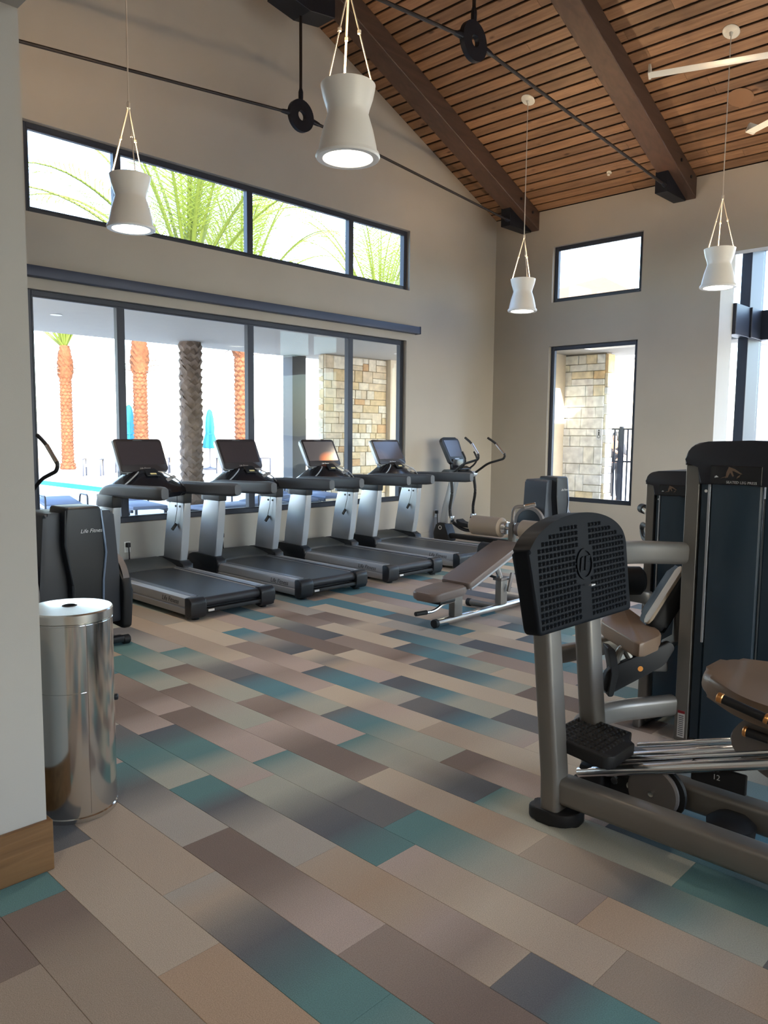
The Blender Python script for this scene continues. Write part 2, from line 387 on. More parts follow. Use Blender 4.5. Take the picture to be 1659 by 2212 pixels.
gable('wall_right', -7.2, -7.0, [(1.8, 9.8, .6, 3.2), (1.8, 9.8, 3.69, 4.535)])
# back wall: two small windows, then the opening to the glazed bay
b = MB()
BL = (5.22, 6.69, .59, 2.995); BU = (5.20, 6.67, 3.665, 4.512)
OP = (.3, 4.083, 4.025)
b.box(XB, XB+.2, 6.69, YW+.2, 0, ZE); b.box(XB, XB+.2, 6.67, 6.69, 0, BL[2]); b.box(XB, XB+.2, 6.67, 6.69, BL[3], ZE)
b.box(XB, XB+.2, 5.22, 6.67, 0, BL[2]); b.box(XB, XB+.2, 5.22, 6.67, BL[3], BU[2]); b.box(XB, XB+.2, 5.22, 6.67, BU[3], ZE)
b.box(XB, XB+.2, 5.20, 5.22, 0, BU[2]); b.box(XB, XB+.2, 5.20, 5.22, BU[3], ZE)
b.box(XB, XB+.2, OP[1], 5.20, 0, ZE); b.box(XB, XB+.2, OP[0], OP[1], OP[2], ZE); b.box(XB, XB+.2, -7.2, OP[0], 0, ZE)
struct(b, 'wall_back', M['wall'])
# near wall between lobby and gym, with the wide opening the camera looks through
b = MB()
b.box(.83, XL, 2.75, YW, 0, zc(.9)); b.box(.83, XL, -7.0, 2.75, 2.985, zc(.9)); b.box(.83, XL, -7.0, -3.2, 0, 2.985)
struct(b, 'wall_near', M['wall'])
b = MB(); b.box(-3.2, .83, 2.75, 2.95, 0, 2.99); struct(b, 'wall_lobby_left', M['wall'])
b = MB(); b.box(-3.4, -3.2, -5.2, 2.95, 0, 2.99); struct(b, 'wall_lobby_back', M['wall'])
b = MB(); b.box(-3.2, .83, -5.2, -5.0, 0, 2.99); struct(b, 'wall_lobby_right', M['wall'])
b = MB(); b.box(-3.4, .83, -5.2, 2.95, 2.99, 3.1); lob = struct(b, 'ceiling_lobby', M['white'])
for x, y in ((-.6, 1.0), (.3, -1.2), (-1.8, -.6), (-.8, -3.4)):
    MB().lathe([(.075, 2.99), (.085, 2.986), (.085, 2.984), (.07, 2.981)], (x, y, 0), 24).finish('downlight_rim', M['white'], lob)
    MB().lathe([(.068, 2.980), (.068, 2.979)], (x, y, 0), 24).finish('downlight_lens', M['diffuser'], lob)
    l = bpy.data.lights.new('lobby_lamp', 'SPOT'); l.energy = 40; l.color = (1, .80, .58); l.spot_size = R(150); l.spot_blend = .8; l.shadow_soft_size = .08
    o = bpy.data.objects.new('lobby_lamp', l); C.objects.link(o); o.location = (x, y, 2.97)
# wood baseboard round the near wall end
b = MB(); b.box(-3.0, 1.105, 2.728, 2.75, 0, .19, .003, 1); b.box(XL, 1.105, 2.75, YW, 0, .19, .003, 1); struct(b, 'baseboard_near', M['base'])
b = MB(); b.box(XB-.012, XB, 4.083, YW, 0, .1); b.box(XL, XB, YW-.012, YW, 0, .1); struct(b, 'baseboard_back', M['wall'])

# ceiling: dark backing with single cedar boards below it
ceil = setting('ceiling')
b = MB()
for sgn in (1, -1):
    xe = 10.9 if sgn > 0 else .8
    b.prism([(XR, ZR+.03), (xe, zc(xe)+.03), (xe, zc(xe)+.25), (XR, ZR+.25)], 'y', -7.5, 8.6)
b.finish('ceiling_backing', M['backing'], ceil, 0)
nu = Vector((math.cos(math.atan(SL)), 0, -math.sin(math.atan(SL))))
def board(sgn, u0, u1, y0, y1):
    b = MB(); d = Vector((nu.x*sgn, 0, nu.z)); n = Vector((SL*sgn, 0, 1)).normalized()
    o = Vector((XR, 0, ZR)); t = .018; c = .003
    prof = [(u0+c, 0), (u1-c, 0), (u1, c), (u1, t), (u0, t), (u0, c)]
    rings = [[b.bm.verts.new(o+d*u+n*h+Vector((0, y, 0))) for u, h in prof] for y in (y0, y1)]
    for i in range(6): b.bm.faces.new((rings[0][i], rings[0][(i+1) % 6], rings[1][(i+1) % 6], rings[1][i]))
    b.bm.faces.new(rings[0][::-1]); b.bm.faces.new(rings[1])
    ob = b.finish('ceiling_board', M['board'], ceil, 0); return ob
LEN = 4.70/nu.x
for sgn in (1, -1):
    for i in range(32):
        u0 = .01+i*.1590; u1 = min(u0+.132, LEN-.002)
        if sgn > 0:
            y = YW-.002; first = True
            while y > -6.9:
                l = random.uniform(2.2, 4.2) if first else random.uniform(3.4, 5.4); first = False
                y2 = max(y-l, -6.99)
                if y2 < -5.6: y2 = -6.99
                board(1, u0, u1, y2+.001, y-.001); y = y2
        else: board(-1, u0, min(u0+.132, 4.84/nu.x-.01), -6.99, YW-.002)

# carpet planks
TXT = "2:2.17b,2.32B;3:1.90b,2.18b,2.44B,2.62E;4:1.62O,1.85O,2.04g,2.35g,2.77T,2.92S;5:1.49E,1.62E,1.78D,1.95S,2.16T,2.21G,2.41T,2.87T;6:1.20B,1.55m,1.84M,2.14B,2.39B,2.58G,2.81G,2.88G,3.05S,3.11S,3.34E;7:0.93E,1.04D,1.20S,1.36T,1.37m,1.59M,1.63T,1.78O,2.07T,2.19G,2.43G,2.67S,2.74D,2.83E,2.91E,2.96E,3.13L,3.32E,3.51E,3.68S;8:0.94b,1.22T,1.42C,1.67T,1.89M,1.99E,2.17D,2.40S,2.62L,2.83M,3.05L,3.21E,3.42E,3.57D,3.75M,4.00B;9:0.67O,0.74g,0.91T,1.15O,1.24m,1.38g,1.60L,1.85E,2.10S,2.37S,2.56L,2.77L,2.93E,3.04M,3.30M,3.61B,3.80B,3.96M,4.19B,4.50m;10:0.82L,1.06E,1.14S,1.30b,1.52g,1.66C,1.68T,1.83O,1.94T,2.02T,2.17T,2.19T,2.37C,2.54m,2.62B,2.79B,2.90B,3.08m,3.25M,3.48L,3.72G,3.96m,4.16B,4.38L,4.68E,4.85E;11:0.98E,1.82L,1.90E,2.04D,2.19S,2.33G,2.46L,2.63L,2.80E,2.89M,3.01M,3.16M,3.46B,3.68m,3.92L,4.25T,4.50B,4.81L,5.14E;12:1.99M,2.15B,2.28B,2.67L,2.87E,3.00K,3.01K,3.19S,3.20S,3.45L,3.66K,3.89K,4.08D,4.35S,4.64L,4.91E,5.25G,5.73S;13:2.03C,2.24C,2.43T,2.60T,2.73C,3.01M,3.21T,3.27C,3.45C,3.52C,3.63M,3.97m,4.32M,4.52C,4.78T,5.26T,5.68T;14:2.15M,2.36L,2.53K,2.71D,2.86S,3.04G,3.19L,3.41K,3.44K,3.67K,3.68K,3.87D,4.13M,4.43m,4.75m,4.99C;15:2.27S,2.39S,2.54L,2.79L,2.96K,3.18D,3.33D,3.44M,3.60M,3.84T,3.87D,4.22C,4.35D,4.46S,4.78G,5.00K,5.06K;16:2.60C,2.92C,3.30C,3.55T,3.93C,4.08B,4.20B,4.94B,5.09M;17:2.61B,2.77L,2.98K,3.17D,3.37S,3.57M,3.67B,3.89m;18:2.77C,2.94C,3.17L,3.38K,3.60K,3.81D,4.34C,4.67C;19:4.25T,4.56C,4.59m,4.92B;20:3.09K,3.27D,3.75G,5.28C;21:5.45K;22:3.43C,5.27T;23:5.66K;24:4.89K,5.13K;27:4.82D;28:5.52K"
PHASE = {2: 2.25, 3: 2.57, 4: 1.95, 5: 2.30, 6: 2.53, 7: 3.0, 8: 2.79, 9: 2.97, 10: 2.46, 11: 2.84, 12: 2.33, 13: 2.67, 14: 3.91, 15: 3.39, 16: 4.06, 17: 2.64, 18: 3.0}
PAL = {'T': (160, 145, 129), 'C': (176, 164, 146), 'g': (142, 131, 118), 'b': (120, 108, 97), 'B': (110, 96, 89), 'm': (128, 114, 107), 'M': (148, 134, 128),
       'O': (162, 138, 115), 'G': (138, 134, 128), 'L': (142, 146, 136), 'S': (104, 105, 108), 'D': (86, 91, 99), 'E': (90, 125, 129), 'K': (87, 126, 140)}
PAL = {k: Vector(srgb(*v)[:3])*{'T': 1.28, 'C': 1.3, 'O': 1.22, 'B': 1.42, 'm': 1.5, 'M': 1.6, 'b': 1.85, 'g': 1.7, 'G': 1.6, 'L': 1.5}.get(k, 1.2) for k, v in PAL.items()}
for k in 'TCgbBmMOGL':                           # carpet yarn is greyer than the swatches
    c = PAL[k]; g = .3*c[0]+.6*c[1]+.1*c[2]; PAL[k] = c*.78+Vector((g, g, g))*.22
samples = {}
for col in TXT.split(';'):
    k, v = col.split(':'); samples[int(k)] = [(float(q[:-1]), q[-1]) for q in v.split(',')]
SEQ = ['TC', 'CT', 'BM', 'mM', 'SEL', 'DKL', 'LSD', 'MBm', 'GSE', 'CTM', 'EL', 'gb', 'KLG', 'TM', 'bG', 'SK']
PX0, PP, PLN = .204, .2185, .887
floor = setting('floor')
b = MB(); b.box(-3.4, 12.6, -7.2, 7.95, -.2, -.008); b.finish('subfloor', M['backing'], floor, 0)
def proj(p):
    q = Vector(p)-Vector((0, 0, CAMZ)); z = q.dot(_f)
    if z < .1: return None
    return (FPX*q.dot(_r)/z+PW/2, -FPX*q.dot(_u)/z+PH/2)
planks = []
rnd = random.Random(3)
for k in range(-16, 57):
    x0 = PX0+k*PP; x1 = x0+PP
    if x0 > 12.5: break
    ph = PHASE.get(k, rnd.random()*PLN)
    for n in range(-12, 12):
        y0 = ph+n*PLN; y1 = y0+PLN
        a, c = max(y0, -7.0), min(y1, YW-.002)
        if x1 > XB+.2 and (a > 4.08): continue
        if x1 > XB and x0 < XB+.2 and c > OP[1]: x1c = min(x1, XB-.002)
        else: x1c = x1
        if c-a < .05 or x1c-x0 < .03: continue
        sm = sorted([(y, ch) for y, ch in samples.get(k, []) if y0 <= y < y1], reverse=True)
        if len(sm) == 0: seq = rnd.choice(SEQ); st = [(y1-PLN*i/(len(seq)-1), PAL[ch]) for i, ch in enumerate(seq)]
        else: st = [(y, PAL[ch]) for y, ch in sm]
        def colat(y, st=st):
            if y >= st[0][0]: return st[0][1]
            for (ya, ca), (yb, cb) in zip(st, st[1:]):
                if y >= yb: t = (ya-y)/max(ya-yb, 1e-6); return ca*(1-t)+cb*t
            return st[-1][1]
        corners = [proj((x, y, 0)) for x, y in ((x0, a), (x1c, a), (x1c, c), (x0, c))]
        area = 0
        if all(corners):
            if any(-60 < q[0] < PW+60 and -60 < q[1] < PH+60 for q in corners):
                area = abs(sum(corners[i][0]*corners[(i+1) % 4][1]-corners[(i+1) % 4][0]*corners[i][1] for i in range(4)))/2
        planks.append((area, x0, x1c, a, c, [colat(a+(c-a)*i/6) for i in range(7)]))
planks.sort(key=lambda q: -q[0])
def plank_mesh(b, lay, x0, x1, y0, y1, cols, dz):
    g = .0005; ch = .001; z = dz; ys = [y0+g+(y1-y0-2*g)*i/6 for i in range(7)]
    rows = []
    for y, c in zip(ys, cols):
        row = [b.bm.verts.new(p) for p in ((x0+g, y, -.008), (x0+g, y, z-ch), (x0+g+ch, y, z), (x1-g-ch, y, z), (x1-g, y, z-ch), (x1-g, y, -.008))]
        for v in row: v[lay] = (*c, 1)
        rows.append(row)
    for i in range(6):
        for j in range(5): b.bm.faces.new((rows[i][j], rows[i][j+1], rows[i+1][j+1], rows[i+1][j]))
    b.bm.faces.new(rows[0]); b.bm.faces.new(rows[-1][::-1])
rest = MB(); lay = rest.bm.verts.layers.float_color.new('Col')
for i, (area, x0, x1, a, c, cols) in enumerate(planks):
    if i < 298 and area > 0:
        b = MB(); l2 = b.bm.verts.layers.float_color.new('Col'); plank_mesh(b, l2, x0, x1, a, c, cols, 0); b.finish('carpet_plank', M['carpet'], floor, 0)
    else: plank_mesh(rest, lay, x0, x1, a, c, cols, 0)
rest.finish('carpet_planks', M['carpet'], floor, 0, kind='stuff')

# ------------------------------------------------------------------ windows
def window(name, ax, plane, rect, mull, out=1, fw=.05, depth=.09, rec=.06, sill=False):
    """ax 'y': plane is a Y value and rect is (x0,x1,z0,z1); ax 'x': plane is an X value, rect (y0,y1,z0,z1)"""
    u0, u1, z0, z1 = rect; w_ = setting(name, (plane, u0, z0) if ax == 'x' else (u0, plane, z0))
    d0 = plane+out*rec; d1 = d0+out*depth; lo, hi = min(d0, d1), max(d0, d1); mid = (lo+hi)/2
    def bx(b, a, c, za, zb, l=lo, h=hi, bev=.004):
        if ax == 'y': b.box(a, c, l, h, za, zb, bev, 1)
        else: b.box(l, h, a, c, za, zb, bev, 1)
    b = MB(); bx(b, u0, u0+fw, z0, z1); bx(b, u1-fw, u1, z0, z1); bx(b, u0+fw, u1-fw, z0, z0+fw); bx(b, u0+fw, u1-fw, z1-fw, z1)
    b.finish('window_frame', M['frame'], w_, 0)
    cuts = [u0+fw*.5]+list(mull)+[u1-fw*.5]
    for m_ in mull:
        b = MB(); bx(b, m_-fw*.6, m_+fw*.6, z0+fw, z1-fw); b.finish('mullion', M['frame'], w_, 0)
    for a, c in zip(cuts, cuts[1:]):
        b = MB(); g = fw*.5; bx(b, a+g*.2, c-g*.2, z0+fw*.6, z1-fw*.6, mid-.003, mid+.003, 0)
        b.finish('pane', M['glass'], w_, 0)
        b = MB(); t = .014; e = fw*.55                    # glazing bead, proud inside
        a2, c2 = a+e, c-e
        for q in ((a2, a2+t, z0+fw, z1-fw), (c2-t, c2, z0+fw, z1-fw), (a2+t, c2-t, z0+fw, z0+fw+t), (a2+t, c2-t, z1-fw-t, z1-fw)): bx(b, *q, mid-out*.03-.014, mid-out*.03+.014, 0)
        b.finish('glazing_bead', M['frame'], w_, 0)
    return w_
window('window_1', 'y', YW, WU, (4.05, 5.735, 7.41), 1)
window('window_2', 'y', YW, WL, (4.05, 5.735, 7.41), 1, fw=.055)
window('window_3', 'x', XB, BU, (), 1)
window('window_4', 'x', XB, BL, (), 1)
window('window_5', 'y', -7.0, (1.8, 9.8, .6, 3.2), (3.4, 5, 6.6, 8.2), -1)
window('window_6', 'y', -7.0, (1.8, 9.8, 3.69, 4.535), (3.4, 5, 6.6, 8.2), -1)
# glazed bay beyond the opening of the back wall
bay = setting('window_7', (11.1, 4.083, 0))
def bfin(b, n, m): b.finish(n, M[m], bay, 0)
b = MB(); b.box(10.83, 11.10, OP[1], OP[1]+.18, 0, 4.3); bfin(b, 'bay_jamb', 'wall')
XF = 12.05
b = MB(); b.box(11.62, XF+.12, OP[1]-.04, OP[1]+.10, 0, 4.4, .005, 1); bfin(b, 'corner_post', 'frame')
b = MB(); b.box(11.10, 11.62, OP[1]-.05, OP[1]+.10, 3.02, 3.44, .005, 1); bfin(b, 'side_transom', 'frame')
b = MB(); b.box(11.62, XF+.16, OP[1]-.08, OP[1]+.12, 3.02, 3.44, .005, 1); b.box(XF-.06, XF+.12, OP[0], OP[1]-.08, 3.02, 3.44, .005, 1); bfin(b, 'front_transom', 'frame')
b = MB(); b.box(11.10, 11.62, OP[1], OP[1]+.07, 0, .1); b.box(11.10, 11.62, OP[1], OP[1]+.07, 4.2, 4.4); bfin(b, 'side_rail', 'frame')
for y in (2.9, 1.6, .34):
    b = MB(); b.box(XF-.04, XF+.08, y, y+.07, 0, 4.4, .004, 1); bfin(b, 'mullion', 'frame')
b = MB(); b.box(XF-.04, XF+.08, OP[0], OP[1], 0, .1); b.box(XF-.04, XF+.08, OP[0], OP[1], 4.3, 4.4); bfin(b, 'front_rail', 'frame')
b = MB(); b.box(11.10, 11.62, OP[1]+.03, OP[1]+.036, .1, 4.2); bfin(b, 'pane', 'glass')
for y0, y1 in ((2.97, 4.04), (1.67, 2.9), (.41, 1.6)):
    b = MB(); b.box(XF+.02, XF+.026, y0, y1, .1, 4.3); bfin(b, 'pane', 'glass')
b = MB(); b.box(XB+.2, XF+.3, OP[0]-.2, OP[1]+.2, 4.4, 4.6); bfin(b, 'bay_ceiling', 'white')
b = MB(); b.box(XB+.2, XF+.1, OP[0]-.2, OP[0], 0, 4.4); bfin(b, 'bay_end_wall', 'white')
# roller shade box above the big window
t = thing('roller_shade', 'long dark blue-grey roller shade box mounted above the big lower window', 'shade', (5.83, 7.7, 3.07))
b = MB(); b.box(3.0, 8.66, 7.645, YW-.001, 3.075, 3.175, .006, 2); b.finish('shade_box', M['shade_box'], t)
for x in (2.985, 8.66):
    b = MB(); b.box(x, x+.015, 7.64, YW-.001, 3.07, 3.18, .003, 1); b.finish('end_cap', M['shade_box'], t)

# ------------------------------------------------------------------ roof trusses
def truss(yc, label):
    t = thing('roof_truss', label, 'roof truss', (XR, yc, 5.0), 'timber and steel roof trusses')
    hw, dp = .145, .28
    for sgn in (1, -1):
        xe = XB-.002 if sgn > 0 else XL+.002
        b = MB(); x0 = XR+sgn*.002
        b.prism([(x0, ZR-.002), (xe, zc(xe)-.002), (xe, zc(xe)-dp), (x0, ZR-dp)], 'y', yc-hw, yc+hw, .008, 1)
        r_ = b.finish('rafter', M['beam'], t, 0)
        xb = xe-sgn*.02; x1 = xe-sgn*.60; zb = zc(xe)-dp-.012
        b = MB(); b.prism([(xb, zb), (x1, zb), (x1, zc(x1)-dp+.01), (xb, zc(xb)-dp+.01)], 'y', yc-.012, yc+.16, .004, 1); b.finish('bracket', M['steel'], t, 0)
        for i in (0, 1):
            b = MB(); b.cyl((xe-sgn*(.2+.32*i), yc-hw-.012, zc(xe-sgn*(.2+.32*i))-.13), (xe-sgn*(.2+.32*i), yc-hw+.02, zc(xe-sgn*(.2+.32*i))-.13), .022, 10)
            b.finish('bolt', M['steel'], r_)
        yr = yc+.02; e = Vector((xe-sgn*.60, yr, zb+.075)); s_ = Vector((XR+sgn*.16, yr, 5.19))
        d = (e-s_).normalized()
        b = MB(); b.tube([s_+d*.1, e], .017, 8); b.finish('tie_rod', M['rod'], t)
        b = MB(); b.sweep([s_-d*.02, s_+d*.03, s_+d*.10, s_+d*.14], rrect(.05, .05, .015), scale=[.9, 1, .8, .5]); b.finish('clevis', M['steel'], t)
        b = MB(); b.tube([e-d*.1, e-d*.06, e+d*.02], .028, 8, scale=[.6, 1, 1]); b.finish('clevis', M['steel'], t)
    yr = yc+.02
    b = MB(); b.ring((XR, yr, 5.2), .055, .175, .05, 'y', 32); b.finish('tension_ring', M['steel'], t)
    b = MB(); b.tube([(XR, yr, 5.45), (XR, yr, 6.29)], .017, 8); b.finish('hanger_rod', M['rod'], t)
    b = MB(); b.tube([(XR, yr, 5.36), (XR, yr, 5.40), (XR, yr, 5.46), (XR, yr, 5.50)], .028, 8, scale=[.9, 1, 1, .6]); b.finish('clevis', M['steel'], t)
    b = MB(); b.prism([(XR-.37, 6.33), (XR, 6.27), (XR+.37, 6.33), (XR+.37, zc(XR+.37)-dp+.02), (XR, ZR-dp+.02), (XR-.37, zc(XR-.37)-dp+.02)], 'y', yc-.15, yc+.15, .004, 1)
    b.finish('ridge_plate', M['steel'], t, 0)
    return t
truss(7.075, 'brown timber roof truss with steel ring nearest the window wall')
truss(4.615, 'brown timber roof truss with steel ring in the middle of the ceiling')

# ------------------------------------------------------------------ pendant lamps
def pendant(x, y, label, ang):
    t = thing('pendant_lamp', label, 'pendant lamp', (x, y, 3.225), 'hourglass pendant lamps')
    z0 = 3.225; zt = zc(x)
    prof = [(.186, .0), (.192, .012), (.186, .03), (.176, .032), (.168, .08), (.150, .16), (.128, .23), (.121, .255), (.128, .285), (.148, .345), (.160, .40), (.162, .415)]
    inner = [(r-.008, h) for r, h in prof[::-1] if h > .03]+[(.148, .03), (.146, .004), (.150, .0)]
    b = MB(); b.lathe([(r, z0+h) for r, h in prof+inner], (x, y, 0), 40, cap0=False, cap1=False)
    b.bm.verts.ensure_lookup_table(); n = len(b.bm.verts)
    for k in range(40): b.bm.faces.new((b.bm.verts[n-40+k], b.bm.verts[n-40+(k+1) % 40], b.bm.verts[(k+1) % 40], b.bm.verts[k]))
    b.finish('lamp_shade', M['lampwhite'], t)
    b = MB(); b.lathe([(.147, z0+.010), (.147, z0+.016)], (x, y, 0), 40); b.finish('diffuser', M['diffuser'], t)
    b = MB(); b.lathe([(.012, zt-.05), (.02, zt-.018), (.08, zt-.014), (.088, zt-.006), (.085, zt+.0)], (x, y, 0), 24, cap0=True)
    b.bm.verts.ensure_lookup_table()
    for v in b.bm.verts:
        if v.co.z > zt-.03: v.co.z += (-SL if x > XR else SL)*(v.co.x-x)
    b.finish('canopy', M['fan'], t)
    zj = z0+.415+.56
    b = MB(); b.tube([(x, y, zt-.02), (x, y, zj)], .006, 8); b.finish('cord', M['cord'], t)
    b = MB(); b.lathe([(.006, zj-.05), (.014, zj-.04), (.014, zj), (.006, zj+.01)], (x, y, 0), 10); b.finish('cord_joint', M['cord'], t)
    for k in range(3):
        a = ang+k*2*math.pi/3; e = (x+.15*math.cos(a), y+.15*math.sin(a), z0+.40)
        b = MB(); b.tube([(x, y, zj-.02), e], .0045 if k else .007, 6)
        q = Vector((x, y, zj-.02)).lerp(Vector(e), .45); b.lathe([(.004, q.z-.012), (.011, q.z-.01), (.011, q.z+.01), (.004, q.z+.012)], (q.x, q.y, 0), 8)
        b.finish('cable', M['cord'], t)
    l = bpy.data.lights.new('lamp_up', 'POINT'); l.energy = 36; l.color = (1, .66, .34); l.shadow_soft_size = .04
    o = bpy.data.objects.new('lamp_bulb', l); C.objects.link(o); o.parent = t; o.location = (0, 0, .33)
    l = bpy.data.lights.new('lamp_down', 'SPOT'); l.energy = 45; l.color = (1, .80, .58); l.spot_size = R(125); l.spot_blend = .7; l.shadow_soft_size = .12
    o = bpy.data.objects.new('lamp_spot', l); C.objects.link(o); o.parent = t; o.location = (0, 0, -.01)
    return t
pendant(3.19, 5.94, 'white hourglass pendant lamp in front of the long upper window', 2.4)
pendant(3.27, 3.48, 'largest white hourglass pendant lamp, nearest the camera', 1.0)
pendant(8.70, 5.90, 'small white hourglass pendant lamp near the room corner', 2.0)
pendant(8.72, 3.38, 'white hourglass pendant lamp at right before the glazed bay', 2.6)
# ceiling fan
hx, hy, hz = 8.05, 1.3, 5.0
t = thing('ceiling_fan', 'very large white ceiling fan with long winged blades at upper right', 'ceiling fan', (hx, hy, hz))
b = MB(); b.lathe([(.05, hz-.16), (.17, hz-.14), (.2, hz-.05), (.2, hz+.06), (.12, hz+.14), (.04, hz+.16)], (hx, hy, 0), 28); b.finish('motor_hub', M['fan'], t)
b = MB(); b.cyl((hx, hy, hz+.15), (hx, hy, zc(hx)-.02), .03, 12); b.finish('downrod', M['fan'], t)
for k in range(7):
    a = R(110-51.4286*k); Mx = Matrix.Translation((hx, hy, hz)) @ Matrix.Rotation(a, 4, 'Z') @ Matrix.Rotation(R(9), 4, 'X')
    b = MB(); b.prism([(-.05, .0), (-.02, .012), (.02, .011), (.05, .0), (.0, -.006)], 'x', .18, 2.38, M=Mx)
    bl = b.finish('fan_blade', M['fan'], t)
    b = MB(); b.prism(rpoly([(-.06, -.01), (.055, -.01), (.03, .10), (-.09, .10)], .015), 'x', 2.38, 2.40, M=Mx); b.finish('winglet', M['fan'], bl)
# small ceiling fittings
sx, sy = 9.571, 3.563
def tilted(x, y):
    a = math.atan(SL); return Matrix.Translation((x, y, zc(x))) @ Matrix.Rotation(a, 4, 'Y')
b = MB(); b.lathe([(.14, -.001), (.145, -.008), (.13, -.012)], (0, 0, 0), 32); b.bm.transform(tilted(sx, sy)); o = b.finish('ceiling_speaker', M['speaker'])
tag(o, 'round flat brown speaker grille on the wooden ceiling', 'speaker')
b = MB(); b.lathe([(.035, 0), (.035, -.008), (.015, -.012), (.012, -.04), (.02, -.045)], (0, 0, 0), 16); b.bm.transform(tilted(10.186, 5.527)); o = b.finish('fire_sprinkler', M['fan'])
tag(o, 'tiny white fire sprinkler head under the lowest ceiling boards', 'sprinkler')

# ------------------------------------------------------------------ treadmills (local: x across, y from the rear towards the wall)
LOGO = 'Life Fitness'
def lprism(poly, x0, x1, bev=0, seg=2): return MB().prism(poly, 'x', x0, x1, bev, seg)
def make_treadmill():
    t = thing('treadmill', 'x', 'treadmill')
    b = MB(); b.box(-.30, .30, .06, 1.62, .06, .155); b.finish('deck', M['black'], t, 0)
    prof = [(.045, .14+.042*math.sin(a), .05-.042*math.cos(a)) for a in [R(-60+i*15) for i in range(9)]]
    pl = [(.055, .098)]+[(.05-.043*math.cos(R(a)), .142+.043*math.sin(R(a))) for a in range(-60, 91, 15)]+[(1.62, .185), (1.62, .17), (.06, .17)]
    lprism(pl, -.288, .288).finish('running_belt', M['belt'], t)
    for s in (-1, 1):
        sec = [(.30, .183), (.325, .192), (.41, .196), (.435, .186), (.44, .168), (.44, .118), (.432, .112), (.432, .104), (.44, .098), (.438, .07), (.425, .04), (.40, .028), (.30, .028)]
        MB().prism([(s*x, z) for x, z in sec], 'y', .085, 1.56).finish('side_rail', M['silver2'], t, 30)
        MB().box(min(s*.312, s*.372), max(s*.312, s*.372), .10, 1.50, .187, .1975, .003, 1).finish('landing_strip', M['strip'], t)
        cp = rpoly([(-.015, .05), (-.02, .165), (.01, .197), (.09, .197), (.09, .02), (.02, .015)], .02)
        x0, x1 = (.292, .446) if s > 0 else (-.446, -.292)
        lprism(cp, x0, x1, .012).finish('end_cap', M['black'], t)
        MB().lathe([(.032, 0), (.036, .006), (.03, .014), (.014, .018), (.014, .05)], (s*.36, .06, 0), 14).finish('foot', M['blackrub'], t)
        xa, xb = sorted((s*.335, s*.455))
        lprism(rpoly([(1.40, .06), (1.36, .2), (1.42, .262), (1.86, .27), (1.98, .22), (2.0, .05)], .05), xa, xb, .02).finish('upright_boot', M['black'], t)
        xa, xb = sorted((s*.345, s*.432))
        lprism(rpoly([(1.45, .245), (1.42, .45), (1.385, .7), (1.36, .89), (1.66, .89), (1.705, .7), (1.755, .45), (1.80, .245)], .03), xa, xb, .022, 3).finish('upright', M['silver'], t)
        for y in (1.44, 1.52): MB().cyl((s*.346, y, .835), (s*.339, y, .835), .012, 10).finish('bolt', M['blackrub'], t)
        xa, xb = sorted((s*.34, s*.436))
        lprism(rpoly([(1.36, .87), (1.35, .99), (1.69, .99), (1.67, .87)], .01), xa, xb, .008).finish('upright_collar', M['black'], t)
        path = smooth_path([(s*.388, .47, 1.06), (s*.388, .70, 1.052), (s*.388, 1.05, 1.043), (s*.388, 1.38, 1.035), (s*.388, 1.56, 1.005), (s*.388, 1.65, .92), (s*.388, 1.665, .87)], 4)
        sc = [.78, .93]+[1]*(len(path)-2)
        MB().sweep(path, rrect(.092, .128, .032, 4), scale=sc).finish('handrail', M['grip'], t)
    MB().box(-.30, .30, -.005, .05, .055, .09, .008).finish('rear_guard', M['blackrub'], t)
    MB().box(-.27, -.21, -.012, -.004, .066, .084, .001, 1).finish('caution_label', M['label'], t, 0)
    MB().box(-.335, .335, 1.60, 1.99, .03, .16, .01).finish('motor_base', M['black'], t)
    # motor hood, its rear edge bowed
    b = MB(); xs = [-.335+.067*i for i in range(11)]; rows = []
    for x in xs:
        bow = .07*(1-(x/.335)**2); rows.append([b.bm.verts.new(p) for p in ((x, 1.50+bow, .186), (x, 1.515+bow, .205), (x, 1.62+bow*.5, .232), (x, 1.80, .262), (x, 1.93, .255), (x, 1.99, .20), (x, 1.99, .15), (x, 1.50+bow, .15))])
    for r0, r1 in zip(rows, rows[1:]):
        for j in range(8): b.bm.faces.new((r0[j], r0[(j+1) % 8], r1[(j+1) % 8], r1[j]))
    b.bm.faces.new(rows[0]); b.bm.faces.new(rows[-1][::-1]); b.finish('motor_hood', M['hood'], t, 30)
    # dashboard: hump lofted between the two handrails
    b = MB(); rows = []; N = 16
    for i in range(N+1):
        x = -.345+.69*i/N; k = max(0, 1-(abs(x)/.345)**1.7); h = .03+.16*k
        rows.append([b.bm.verts.new(p) for p in ((x, 1.34-.05*k, .965-.02*k), (x, 1.31-.04*k, 1.0), (x, 1.325-.02*k, 1.03+.2*h), (x, 1.40, 1.05+.62*h), (x, 1.50, 1.055+.93*h), (x, 1.60, 1.05+h), (x, 1.68, 1.03+.7*h), (x, 1.70, .98), (x, 1.55, .95))])
    for r0, r1 in zip(rows, rows[1:]):
        for j in range(9): b.bm.faces.new((r0[j], r0[(j+1) % 9], r1[(j+1) % 9], r1[j]))
    b.bm.faces.new(rows[0]); b.bm.faces.new(rows[-1][::-1]); d = b.finish('dashboard', M['dash'], t, 50)
    for s in (-1, 1):
        MB().tube(smooth_path([(s*.34, 1.36, 1.06), (s*.26, 1.35, 1.125), (s*.16, 1.40, 1.185), (s*.11, 1.45, 1.205)], 4), .007, 6).finish('trim_arc', M['silver'], d)
